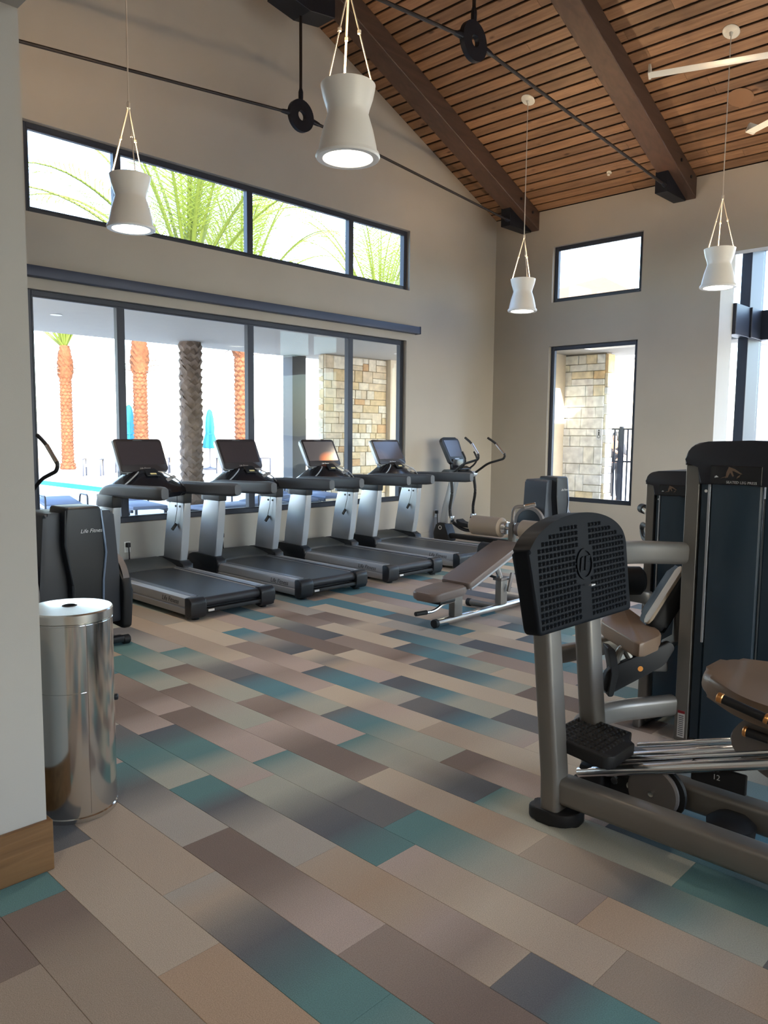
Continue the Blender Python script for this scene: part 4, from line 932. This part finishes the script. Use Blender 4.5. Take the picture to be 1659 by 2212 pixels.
def grip(x, y0, z0, y1, z1):
    g_ = MB().cyl((x, y0, z0), (x, y1, z1), .017, 14, .003).finish('handle_grip', M['blackrub'], t)
    for y, z, y2, z2 in ((y0, z0, y0-(y0-y1)*.1, z0+(z1-z0)*.1), (y1, z1, y1+(y0-y1)*.1, z1+(z0-z1)*.1)):
        MB().cyl((x, y+.003, z), (x, y2, z2), .020, 14, .003).finish('grip_ring', M['copper'], g_)
grip(2.90, 1.045, .632, .86, .592); grip(2.96, .965, .505, .865, .497)
MB().tube(fillet([(2.90, .87, .594), (2.90, .74, .565), (2.98, .70, .52)], .05), .014, 10).finish('handle_bar', M['taupe'], t)
MB().tube(fillet([(2.96, .87, .497), (2.97, .80, .49), (2.995, .74, .49)], .04), .014, 10).finish('handle_bar', M['taupe'], t)
SP = Matrix.Translation((3.27, 1.20, .655)) @ Matrix.Rotation(R(6), 4, 'X')
b = MB(); b.prism(rpoly([(-.16, 0), (.13, 0), (.27, -.20), (.27, -.85), (-.31, -.85), (-.31, -.22)], .07, 5), 'z', -.085, 0, .03, 4, M=SP); b.finish('seat_pad', M['vinyl'], t, 50)
b = MB(); b.prism(rpoly([(-.10, -.03), (.10, -.03), (.20, -.8), (-.24, -.8)], .04), 'z', -.115, -.085, .005, 1, M=SP); b.finish('seat_base', M['blackrub'], t)
text('floor_marking', '12', .03, (2.968, 1.06, .29), (0, -1, 0), (0, 0, 1), M['logo'], t)
MB().box(2.97, 2.985, .95, 1.16, .25, .33, .004, 1).finish('decal_plate', M['blackrub'], t)

# ------------------------------------------------------------------ second weight machine behind
t = thing('leg_curl_machine', 'smaller leg curl machine behind the leg press with brown seat and orange knob', 'weight machine', (4.2, 2.1, 0))
tower(t, 4.45, 2.088, .60, .40, 1.318, 1.397, .05, .68, None)
def quadpad(name, m, pts, th, rad=.05, bev=.02):
    pts = [Vector(p) for p in pts]; n = (pts[1]-pts[0]).cross(pts[3]-pts[0]).normalized()
    if n.z < 0: n = -n
    d = (pts[1]-pts[0]).normalized(); s_ = n.cross(d); o = pts[0]
    Mx = Matrix(((d.x, s_.x, n.x, o.x), (d.y, s_.y, n.y, o.y), (d.z, s_.z, n.z, o.z), (0, 0, 0, 1)))
    b = MB(); b.prism(rpoly([((p-o).dot(d), (p-o).dot(s_)) for p in pts], rad, 4), 'z', -th, 0, bev, 3, M=Mx); return b.finish(name, m, t, 40)
quadpad('seat_pad', M['vinyl'], [(4.25, 2.12, .61), (3.80, 2.02, .60), (3.56, 1.67, .585), (3.83, 1.67, .585)], .075, .06, .025)
# back pad, beige cushion on a black shell, leaning
c0, c1 = Vector((3.885, 1.775, .60)), Vector((4.03, 1.665, .885)); ax = (c1-c0).normalized(); dep = Vector((.72, .694, 0)); nn = ax.cross(dep).normalized()
if nn.y < 0: nn = -nn
def slab(name, m, off, th, w_, l0, l1, bev):
    o = c0+nn*off; Mx = Matrix(((ax.x, dep.x, nn.x, o.x), (ax.y, dep.y, nn.y, o.y), (ax.z, dep.z, nn.z, o.z), (0, 0, 0, 1)))
    b = MB(); b.prism(rpoly([(l0, 0), (l1, 0), (l1, w_), (l0, w_)], .05, 4), 'z', 0, th, bev, 3, M=Mx); return b.finish(name, m, t, 40)
slab('back_cushion', M['beige'], .0, .016, .075, 0, .36, .007); slab('back_shell', M['blackrub'], -.085, .084, .20, -.01, .355, .025)
MB().cyl(c0+nn*-.10+ax*.0+dep*.10, c0+nn*-.10+ax*.28+dep*.10, .032, 14, .008).finish('back_strut', M['blackrub'], t)
MB().bar([c0+nn*-.09+ax*.25+dep*.12, (4.12, 1.72, .50), (4.30, 1.86, .40)], .05, .06, .012).finish('back_support', M['taupe'], t)
MB().cyl((4.22, 2.18, .745), (4.36, 2.04, .745), .085, 26, .025).finish('thigh_roller', M['blackrub'], t)
MB().bar(fillet([(4.16, 2.24, .65), (4.30, 2.12, .665), (4.40, 2.02, .64), (4.47, 2.06, .6)], .06), .06, .085, .02).finish('thigh_beam', M['taupe'], t)
MB().bar([(3.64, 2.26, .38), (3.72, 2.19, .395), (3.95, 2.02, .44), (4.1, 1.95, .45)], .07, .095, .02).finish('leg_arm', M['taupe'], t)
MB().prism(rpoly([(-.055, -.055), (.055, -.055), (.055, .055), (-.055, .055)], .03), 'x', -.015, .015, .006, 2, M=Matrix.Translation((3.63, 2.268, .38)) @ Matrix.Rotation(R(-38), 4, 'Z')).finish('arm_end_cap', M['blackrub'], t)
b = MB(); b.prism(rpoly([(0, 0), (.33, .15), (.36, .11), (.30, .02), (.02, -.13), (-.02, -.10)], .03), 'z', -.02, .02, .006, 2, M=Matrix(((.735, 0, .678, 3.60), (-.678, 0, .735, 1.87), (0, 1, 0, .405), (0, 0, 0, 1)))); b.finish('cam_arm', M['blackrub'], t)
MB().tube(fillet([(3.635, 1.845, .36), (3.655, 1.835, .47), (3.675, 1.815, .525), (3.705, 1.785, .45), (3.74, 1.755, .41)], .04), .020, 10).finish('release_handle', M['taupe'], t)
MB().cyl((3.715, 1.735, .41), (3.745, 1.765, .41), .017, 14, .004).finish('adjuster_knob', M['orange'], t)
MB().cyl((3.735, 1.755, .41), (3.76, 1.785, .41), .027, 16, .006).finish('knob_collar', M['blackrub'], t)
pts_ = [(-.02, .53), (.02, .52), (.045, .40), (.02, .27), (-.01, .27), (.01, .40)]
Mx = Matrix(((.694, 0, .72, 3.615), (-.72, 0, .694, 1.865), (0, 1, 0, 0), (0, 0, 0, 1)))
b = MB(); b.prism(rpoly(pts_, .012), 'z', -.05, .05, .005, 1, M=Mx); b.finish('cam_guard', M['blackrub'], t)
MB().bar([(3.78, 1.72, .42), (3.95, 1.72, .38), (4.20, 1.90, .30), (4.46, 2.03, .28)], .05, .06, .012).finish('seat_beam', M['taupe'], t)
MB().bar([(4.05, 1.86, .50), (4.05, 1.86, .02)], .06, .06, .01, up=(0, 1, 0)).finish('seat_post', M['taupe'], t)
MB().box(3.95, 4.5, 1.84, 1.88, .0, .05, .008).finish('floor_bar', M['taupe'], t)
MB().tube(fillet([(4.60, 2.13, 1.09), (4.80, 2.24, 1.11), (4.93, 2.335, 1.12)], .05), .018, 10).finish('side_handle', M['chrome'], t)
MB().cyl((4.90, 2.30, 1.118), (4.96, 2.36, 1.121), .032, 16, .01).finish('handle_knob', M['blackrub'], t)
MB().tube(fillet([(4.62, 2.12, 1.03), (4.90, 2.32, 1.02), (4.95, 2.345, .98), (4.90, 2.31, .93), (4.62, 2.12, .93)], .05), .016, 8).finish('loop_handle', M['blackrub'], t)
MB().bar([(4.55, 2.085, .95), (4.62, 2.13, .95), (4.62, 2.13, 1.11)], .04, .04, .008).finish('handle_bracket', M['taupe'], t)

# ------------------------------------------------------------------ outside
b = MB(); b.box(-14, 34, YW+.2, 34, -.16, -.02); b.box(12.3, 34, -12, YW+.2, -.16, -.02); struct(b, 'pool_deck', M['concrete'])
b = MB(); b.box(-120, 220, -160, 260, -.6, -.2); struct(b, 'desert_ground', M['sand'])
# patio roof over the long window, with its column
b = MB(); b.box(-4, 16.5, YW+.2, 13.75, 3.32, 3.62); struct(b, 'patio_soffit', M['soffit'])
for x, y in ((5.0, 11.6), (9.2, 9.4), (12.2, 11.4)):
    b = MB(); b.lathe([(.07, 3.322), (.085, 3.316), (.085, 3.312), (.055, 3.308)], (x, y, 0), 20); o = b.finish('soffit_downlight', M['white'])
    tag(o, {5.0: 'small round downlight in the patio soffit, leftmost', 9.2: 'small round downlight in the patio soffit behind the third pane', 12.2: 'small round downlight in the patio soffit above the stone pillar'}[x], 'downlight')
t = thing('patio_column', 'square grey patio column standing outside the third window pane', 'column', (11.13, 13.55, -.02))
MB().box(10.94, 11.33, 13.38, 13.72, .1, 3.32, .01).finish('column_shaft', M['column'], t, 0)
MB().box(10.88, 11.39, 13.32, 13.78, -.02, .1, .01).finish('column_base', M['column'], t, 0)
def ashlar(name, label, x0, x1, y0, y1, zt, faces, seed, sm=None):
    """stone-clad pillar; every stone of the clad faces is its own part"""
    t = thing(name, label, 'stone pillar', ((x0+x1)/2, (y0+y1)/2, -.02)); rg = random.Random(seed); th = .05
    MB().box(x0+th, x1-th, y0+th, y1-th, -.02, zt).finish('pillar_core', M['mortar'], t, 0)
    n = 0
    for f in faces:
        L_ = (x1-x0) if f in '-y+y' and f[1] == 'y' else (y1-y0)
        cells = []
        cuts = [0]; 
        z = 0.0
        while z < zt-.02:
            h = rg.choice((.13, .17, .2, .26, .32)); h = min(h, zt-z)
            if zt-z-h < .1: h = zt-z
            u = 0.0
            while u < L_-.01:
                w_ = rg.choice((.18, .24, .32, .40, .5)); w_ = min(w_, L_-u)
                if L_-u-w_ < .12: w_ = L_-u
                if h >= .26 and rg.random() < .45:
                    k = rg.uniform(.4, .6); cells += [(u, u+w_, z, z+h*k), (u, u+w_, z+h*k, z+h)]
                else: cells.append((u, u+w_, z, z+h))
                u += w_
            z += h
        for u0, u1, z0, z1 in cells:
            g = .005; pr = th+rg.uniform(0, .018); b = MB()
            a0, a1, c0, c1 = u0+g, u1-g, z0+g-.02, z1-g-.02
            if f == '-y': b.box(x0+a0, x0+a1, y0+th-pr, y0+th, c0, c1, .006, 1)
            elif f == '+y': b.box(x0+a0, x0+a1, y1-th, y1-th+pr, c0, c1, .006, 1)
            elif f == '-x': b.box(x0+th-pr, x0+th, y0+th+a0*(y1-y0-2*th)/L_, y0+th+a1*(y1-y0-2*th)/L_, c0, c1, .006, 1)
            n += 1; b.finish('stone', sm or M['stone'], t, 0)
    return t
ashlar('stone_pillar', 'tall limestone pillar on the patio outside the long window', 11.22, 13.12, 12.62, 12.88, 3.32, ('-y', '-x'), 11)
b = MB(); b.box(13.14, 16.4, 12.5, 12.8, -.02, 3.32); struct(b, 'wall_patio_end', M['wall_out'])
# second pillar and roof edge outside the back wall
b = MB(); b.box(12.5, 13.7, 4.4, YW+.6, 3.12, 3.4); b.box(XB+.2, 12.5, 7.0, YW+.6, 3.12, 3.4); struct(b, 'trim_1', M['soffit'])  # inner roof strip added to keep direct sun off the patio side wall
sp2 = ashlar('stone_pillar', 'limestone pillar outside the tall narrow window with a small sign', 13.0, 13.26, 6.94, 8.05, 3.12, ('-x', '-y'), 23, M['stone2'])
b = MB(); b.box(XB+.2, 13.0, YW+.05, YW+.25, -.02, 3.12); struct(b, 'wall_patio_side', M['wall_out'])
t = thing('wall_sign', 'small grey-green sign plate fixed on the brightly lit stone pillar', 'sign', (12.97, 7.045, 1.63))
MB().box(12.968, 12.978, 6.985, 7.105, 1.54, 1.74, .003, 1).finish('sign_plate', M['label'], t, 0)
b = MB()
b.ring((12.966, 7.05, 1.60), .022, .030, .004, 'x', 16)
b.prism([(7.06, 1.62), (7.04, 1.62), (7.035, 1.69), (7.065, 1.69)], 'x', 12.964, 12.968)
b.lathe([(.014, 12.964), (.014, 12.968)], (0, 7.05, 1.712), 12, 'x'); b.finish('sign_symbol', M['logodark'], t, 0, kind='stuff')
# slatted gate with somebody behind it
t = thing('metal_gate', 'dark vertical bar gate beside the stone pillar outside the tall window', 'gate', (17.0, 8.35, -.02))
gx = 17.0
for k in range(17):
    y = 7.6+k*.11; MB().box(gx, gx+.02, y, y+.035, .06, 1.78).finish('bar', M['steel'], t, 0)
for z in (.06, 1.0, 1.76): MB().box(gx-.01, gx+.03, 7.58, 9.42, z, z+.04).finish('rail', M['steel'], t, 0)
for y in (7.55, 8.62, 9.42): MB().box(gx-.03, gx+.05, y, y+.08, -.02, 1.84).finish('gate_post', M['steel'], t, 0)
def skin_mesh(name, pts, edges, radii, m, parent, lvl=2):
    me = bpy.data.meshes.new(name); me.from_pydata([tuple(p) for p in pts], edges, []); ob = bpy.data.objects.new(name, me); C.objects.link(ob)
    sk = ob.modifiers.new('s', 'SKIN'); ob.modifiers.new('d', 'SUBSURF').levels = lvl
    for v, r_ in zip(me.skin_vertices[0].data, radii): v.radius = r_ if isinstance(r_, tuple) else (r_, r_)
    me.skin_vertices[0].data[0].use_root = True
    m2 = bpy.data.meshes.new_from_object(ob.evaluated_get(bpy.context.evaluated_depsgraph_get()))
    bpy.data.objects.remove(ob); m2.name = name; m2.materials.clear(); m2.materials.append(m); m2.shade_smooth()
    m2.transform(Matrix.Translation(-world_loc(parent)))
    o = bpy.data.objects.new(name, m2); C.objects.link(o); o.parent = parent; return o
px, py = 18.1, 9.36
t = thing('person', 'person in dark clothes with one bare forearm raised, standing behind the gate', 'person', (px, py, -.02))
# the figure faces the building (-x); left/right along y
def q(dx, dy, z): return (px+dx, py+dy, z-.02)
P_ = [q(0, 0, .95), q(0, 0, 1.15), q(0, 0, 1.38), q(-.01, 0, 1.50), q(-.02, 0, 1.58), q(-.02, 0, 1.70),
      q(0, .19, 1.40), q(.0, .25, 1.14), q(-.18, .13, 1.20), q(-.25, .06, 1.27),
      q(0, -.19, 1.40), q(.02, -.25, 1.13), q(-.24, -.16, 1.24), q(-.33, -.10, 1.30),
      q(0, .10, .90), q(-.01, .11, .50), q(.02, .11, .09), q(-.13, .12, .04),
      q(0, -.10, .90), q(-.02, -.11, .50), q(.01, -.11, .09), q(-.14, -.12, .04)]
E_ = [(0, 1), (1, 2), (2, 3), (3, 4), (4, 5), (2, 6), (6, 7), (7, 8), (8, 9), (2, 10), (10, 11), (11, 12), (12, 13), (0, 14), (14, 15), (15, 16), (16, 17), (0, 18), (18, 19), (19, 20), (20, 21)]
r_ = [(.13, .1), (.12, .09), (.14, .1), .055, .085, .075, .06, .045, .036, .04, .06, .045, .036, .04, .085, .06, .042, .035, .085, .06, .042, .035]
skin_mesh('body', P_, E_, r_, M['skin'], t)
G = lambda a: tuple(x+.018 for x in a) if isinstance(a, tuple) else a+.018
idx = [1, 2, 6, 7, 10, 11]; skin_mesh('shirt', [P_[0], P_[1], P_[2], P_[6], P_[7], P_[10], P_[11]], [(0, 1), (1, 2), (2, 3), (3, 4), (2, 5), (5, 6)], [G((.13, .1)), G((.12, .09)), G((.145, .1)), G(.06), G(.05), G(.06), G(.05)], M['darkcloth'], t)
skin_mesh('trousers', [P_[0], P_[14], P_[15], P_[16], P_[18], P_[19], P_[20]], [(0, 1), (1, 2), (2, 3), (0, 4), (4, 5), (5, 6)], [G((.125, .1)), G(.085), G(.062), G(.05), G(.085), G(.062), G(.05)], M['darkcloth'], t)
b = MB(); b.lathe([(.0, 1.755), (.05, 1.748), (.092, 1.70), (.10, 1.63), (.09, 1.54), (.06, 1.50)], (px+.015, py, -.02), 18, cap0=False); b.finish('hair', M['hair'], t)
b = MB(); b.lathe([(.0, -.135), (.012, -.132), (.018, -.11), (.01, -.10)], (px, py, 1.585), 8, 'x', False, True); b.finish('nose', M['skin'], t)
# palms
def frond(seed, L_=3.0, droop=1.0):
    rg = random.Random(seed); b = MB(); pts = []; ang = R(4); p = Vector((0, 0, 0)); N = 16
    for i in range(N+1):
        pts.append(p.copy()); ang += R(.6*droop+8.5*droop*(i/N)**2); p = p+Vector((math.sin(ang), 0, math.cos(ang)))*(L_/N)
    b.tube(pts, .028, 5, scale=[1.5-.085*i for i in range(N+1)])
    for i in range(4, N):
        for k in range(3):
            c = pts[i].lerp(pts[i+1], k/3); d = (pts[i+1]-pts[i]).normalized(); l = .62*math.sin(math.pi*min(1, (i+k/3-3)/(N-2.5)))**.6+.10
            for s in (-1, 1):
                side = Vector((0, s, 0)); out = (d*.75+side*.9+Vector((0, 0, -.12+rg.uniform(-.12, .12)))).normalized(); n = d*.009
                tip = c+out*l+Vector((0, 0, -.08*l)); md = c+out*l*.5+Vector((0, 0, .02))
                v = [b.bm.verts.new(x) for x in (c-n, c+n, md+n*1.1, tip, md-n*1.1)]
                b.bm.faces.new((v[0], v[1], v[2], v[4])); b.bm.faces.new((v[4], v[2], v[3]))
    me = bpy.data.meshes.new('frond'); b.bm.to_mesh(me); b.bm.free(); me.materials.append(M['leaf']); return me
FR = [frond(i, 3.6+.3*(i % 3), .7+.25*i) for i in range(5)]
def palm(x, y, r, zn, zc_, label, m, seed, nf=24, grey=False, fl=1.0):
    t = thing('palm_tree', label, 'palm tree', (x, y, -.02), 'date palms around the pool'); rg = random.Random(seed)
    b = MB(); seg = 18; rows = []; z = -.02; n = int((zn)/.14); dz = zn/n
    for i in range(2*n+1):
        zz = -.02+i*dz/2; row = []
        base = r*(1.22 if zz < .25 else 1.0)+(.10*r*math.exp(-zz*3))
        for k in range(seg):
            a = 2*math.pi*k/seg; ph_ = (i//2+k) % 2
            rr = base*(1.0+(.11 if (i % 2 == 1) else -.06)+(.05 if ph_ else -.03)+rg.uniform(-.04, .04))
            row.append(b.bm.verts.new((x+rr*math.cos(a), y+rr*math.sin(a), zz+(.035 if ph_ else -.025)+rg.uniform(-.012, .012))))
        rows.append(row)
    for p, q_ in zip(rows, rows[1:]):
        for k in range(seg): b.bm.faces.new((p[k], p[(k+1) % seg], q_[(k+1) % seg], q_[k]))
    b.finish('trunk', m, t, 20)
    b = MB(); rows = []; H = zc_-zn
    for i in range(13):
        f = i/12; zz = zn-.10+(H+.10)*f; base = r*(1.02+.24*math.sin(math.pi*min(1, f*1.1))**.8)*(1-.25*f*f)
        rows.append([b.bm.verts.new((x+base*(1+(.22 if (i+k) % 2 else -.10)+rg.uniform(-.07, .07))*math.cos(2*math.pi*k/seg), y+base*(1+(.22 if (i+k) % 2 else -.10))*math.sin(2*math.pi*k/seg), zz)) for k in range(seg)])
    for p, q_ in zip(rows, rows[1:]):
        for k in range(seg): b.bm.faces.new((p[k], p[(k+1) % seg], q_[(k+1) % seg], q_[k]))
    b.bm.faces.new(rows[-1]); b.finish('crown_boots', m, t, 20)
    b = MB()
    for k in range(7):
        a = rg.uniform(0, 6.28); zz = zn+rg.uniform(-.05, .35); c = Vector((math.cos(a), math.sin(a), 0))
        o_ = Vector((x, y, zz))+c*r*1.1; b.tube([o_, o_+c*.35+Vector((0, 0, .06)), o_+c*.62+Vector((0, 0, -.02))], .02, 5, scale=[1.2, 1, .6])
    b.finish('cut_stalks', M['palmgrey'], t, 20, kind='stuff')
    for k in range(nf):
        o = bpy.data.objects.new('frond', FR[k % 5]); C.objects.link(o); o.parent = t
        lean = R((2, 9, 17, 26, 40)[k % 5]+rg.uniform(-6, 6))
        o.matrix_local = Matrix.Translation((0, 0, zc_-.15+.02)) @ Matrix.Rotation(2.39996*k+rg.uniform(-.2, .2), 4, 'Z') @ Matrix.Rotation(lean, 4, 'Y') @ Matrix.Diagonal((fl, fl, fl, 1)) @ Matrix.Translation((0, 0, r*.4))
    return t
palm(14.4, 32.7, .23, 3.95, 5.2, 'sunlit orange palm trunk beyond the pool, seen through the leftmost pane', M['palmtrunk'], 1, fl=1.3)
palm(14.36, 26.34, .24, 3.85, 5.15, 'sunlit palm behind the first treadmill display, blue umbrella at its foot', M['palmtrunk'], 2, fl=1.3)
palm(8.2, 13.1, .20, 3.75, 4.25, 'nearest palm with a thick grey shaded trunk outside the second pane', M['palmgrey'], 3, 24, fl=1.1)
palm(14.0, 19.5, .23, 4.0, 4.9, 'sunlit orange palm trunk behind the second treadmill', M['palmtrunk'], 4, 30, fl=1.25)
palm(22.8, 22.3, .24, 4.3, 5.3, 'palm whose fronds show in the rightmost upper pane, trunk behind the stone pillar', M['palmtrunk'], 5, 30, fl=1.5)
# folded umbrellas
def umbrella(x, y, label, s=1.0):
    t = thing('patio_umbrella', label, 'umbrella', (x, y, -.02), 'folded blue patio umbrellas')
    MB().lathe([(.30, -.02), (.30, .05), (.10, .09), (.04, .12)], (x, y, 0), 20).finish('umbrella_base', M['lframe'], t)
    MB().cyl((x, y, .1), (x, y, 2.62*s), .022, 10).finish('pole', M['lframe'], t)
    b = MB(); rows = []
    for z, r_ in ((2.68, .03), (2.60, .10), (2.3, .15), (1.9, .16), (1.6, .15), (1.35, .21), (1.05, .27), (.92, .25)):
        rows.append([b.bm.verts.new((x+r_*(1+(.28 if k % 2 else -.18)*(min(1, (2.75-z)*1.2)))*math.cos(2*math.pi*k/16), y+r_*(1+(.28 if k % 2 else -.18)*(min(1, (2.75-z)*1.2)))*math.sin(2*math.pi*k/16), z*s+(.05 if k % 2 and z < 1 else 0))) for k in range(16)])
    for p, q_ in zip(rows, rows[1:]):
        for k in range(16): b.bm.faces.new((p[k], p[(k+1) % 16], q_[(k+1) % 16], q_[k]))
    b.bm.faces.new(rows[0]); b.finish('folded_canopy', M['umbrella'], t, 50)
    b = MB(); b.ring((x, y, 1.58*s), .15, .175, .06, 'z', 16); b.finish('tie_strap', M['umbrella'], t)
umbrella(19.2, 29.2, 'folded blue umbrella between the shaded palm and the second treadmill display', .98)
umbrella(14.4, 27.3, 'folded blue umbrella mostly hidden behind the mullion, by a palm trunk', .98)
# pool
t = thing('swimming_pool', 'strip of turquoise swimming pool water beyond the patio', 'pool', (10.0, 21, -.02))
out_ = [(9.25, 27.5), (9.25, 19.0), (9.45, 16.2), (10.4, 15.6), (11.0, 18.2), (10.5, 20.9), (10.55, 23.6), (10.4, 27.5)]
MB().prism(rpoly(out_, .5, 4), 'z', -.018, -.008).finish('pool_water', M['poolwater'], t, 0)
b = MB(); pp = [Vector((x, y, -.0)) for x, y in rpoly(out_, .5, 4)]; b.sweep(pp+[pp[0]], rrect(.18, .06, .012)); b.finish('pool_coping', M['concrete'], t)
# loungers and chairs by the pool
def lounger(x, y, rz, label, s=1.0):
    t = thing('sun_lounger', label, 'sun lounger', (x, y, -.02), 'sun loungers on the pool deck'); t.rotation_euler = (0, 0, rz); base = Vector((x, y, -.02))
    def f(mb, n, m):
        bmesh.ops.translate(mb.bm, vec=base, verts=mb.bm.verts); return mb.finish(n, m, t)
    for k in (-1, 1):
        f(MB().box(-.98, .98, k*.32-.02, k*.32+.02, .28, .33, .006), 'side_frame', M['lframe'])
        for xx in (-.8, .75): f(MB().box(xx, xx+.045, k*.32-.022, k*.32+.022, 0, .29, .004), 'leg', M['lframe'])
        f(MB().tube(fillet([(.15, k*.34, .32), (.15, k*.34, .55), (.55, k*.34, .55), (.62, k*.34, .33)], .06), .016, 6), 'armrest', M['lframe'])
    f(MB().box(-.96, .28, -.30, .30, .325, .385, .02), 'seat_cushion', M['lounge'])
    Mx = Matrix.Translation((.28, 0, .34)) @ Matrix.Rotation(R(-7), 4, 'Y')
    b = MB(); b.box(0, .74, -.30, .30, 0, .06, .02, 2, M=Mx); f(b, 'backrest', M['lounge'])
    return t
lounger(5.55, 12.6, R(82), 'grey-blue sun lounger on the deck behind the left elliptical trainer')
lounger(6.75, 12.75, R(80), 'grey-blue sun lounger left of the first treadmill upright')
lounger(8.05, 11.35, R(8), 'grey-blue sun lounger seen under the first treadmill handrail')
lounger(9.75, 12.25, R(78), 'grey-blue sun lounger right of the shaded palm, behind the second treadmill')
lounger(10.75, 12.4, R(78), 'grey-blue sun lounger behind the third treadmill, left of the grey column')
def chair(x, y, rz, label):
    t = thing('deck_chair', label, 'chair', (x, y, -.02), 'deck chairs beyond the pool'); t.rotation_euler = (0, 0, rz); base = Vector((x, y, -.02))
    def f(mb, n, m):
        bmesh.ops.translate(mb.bm, vec=base, verts=mb.bm.verts); return mb.finish(n, m, t)
    for sx_ in (-1, 1):
        for sy_ in (-1, 1): f(MB().box(sx_*.30-.025, sx_*.30+.025, sy_*.30-.025, sy_*.30+.025, 0, .62 if sy_ < 0 else .62, .004), 'leg', M['lframe'])
        f(MB().box(sx_*.30-.03, sx_*.30+.03, -.33, .33, .60, .64, .006), 'armrest', M['lframe'])
    f(MB().box(-.28, .28, -.30, .28, .34, .44, .03), 'seat_cushion', M['beige']); f(MB().box(-.28, .28, .20, .31, .42, .86, .03), 'backrest', M['beige'])
ch = [(13.0, 27.4, 'deck chair beyond the pool, left of the sunlit palm foot'), (14.9, 28.6, 'deck chair just right of the leftmost palm foot'), (15.6, 27.9, 'deck chair in the middle of the far row'),
      (16.4, 27.3, 'deck chair at the right of the far row, next to the first treadmill display'), (17.8, 25.9, 'deck chair behind the shaded palm trunk'), (18.9, 25.2, 'deck chair below the folded blue umbrella')]
for i, (x, y, l) in enumerate(ch): chair(x, y, R(-35+25*(i % 3)), l)
b = MB(); b.box(10, 34, 36.0, 36.4, -.1, .75); b.box(20, 34, 27, 27.4, -.1, .6); struct(b, 'wall_far', M['wall_out'])
# distant house seen through the small upper window, and low hills
t = thing('distant_house', 'distant house with a tan tiled hip roof seen in the small upper window', 'house', (45, 25, -.3))
MB().box(40, 50, 20.5, 29.5, -.3, 9.2).finish('house_wall', M['wall_out'], t, 0)
b = MB(); v = [b.bm.verts.new(p) for p in ((39, 19.5, 9.2), (51, 19.5, 9.2), (51, 30.5, 9.2), (39, 30.5, 9.2), (44, 24, 11.3), (46, 26, 11.3))]
for f in ((0, 1, 4), (1, 2, 5), (2, 3, 5), (3, 0, 4), (1, 5, 4), (3, 4, 5), (3, 2, 1, 0)): b.bm.faces.new([v[i] for i in f])
b.finish('house_roof', M['rooftile'], t, 0)
b = MB(); rg = random.Random(4); rows = []
for i in range(60):
    a = R(-70+190*i/59); h = 3.0+2.2*math.sin(i*.55)+1.2*math.sin(i*1.7); rr = 190
    rows.append([b.bm.verts.new((rr*math.cos(a), rr*math.sin(a), -.6)), b.bm.verts.new((rr*math.cos(a)*1.05, rr*math.sin(a)*1.05, max(.8, h)))])
for p, q_ in zip(rows, rows[1:]): b.bm.faces.new((p[0], q_[0], q_[1], p[1]))
struct(b, 'far_hills', M['hill'])
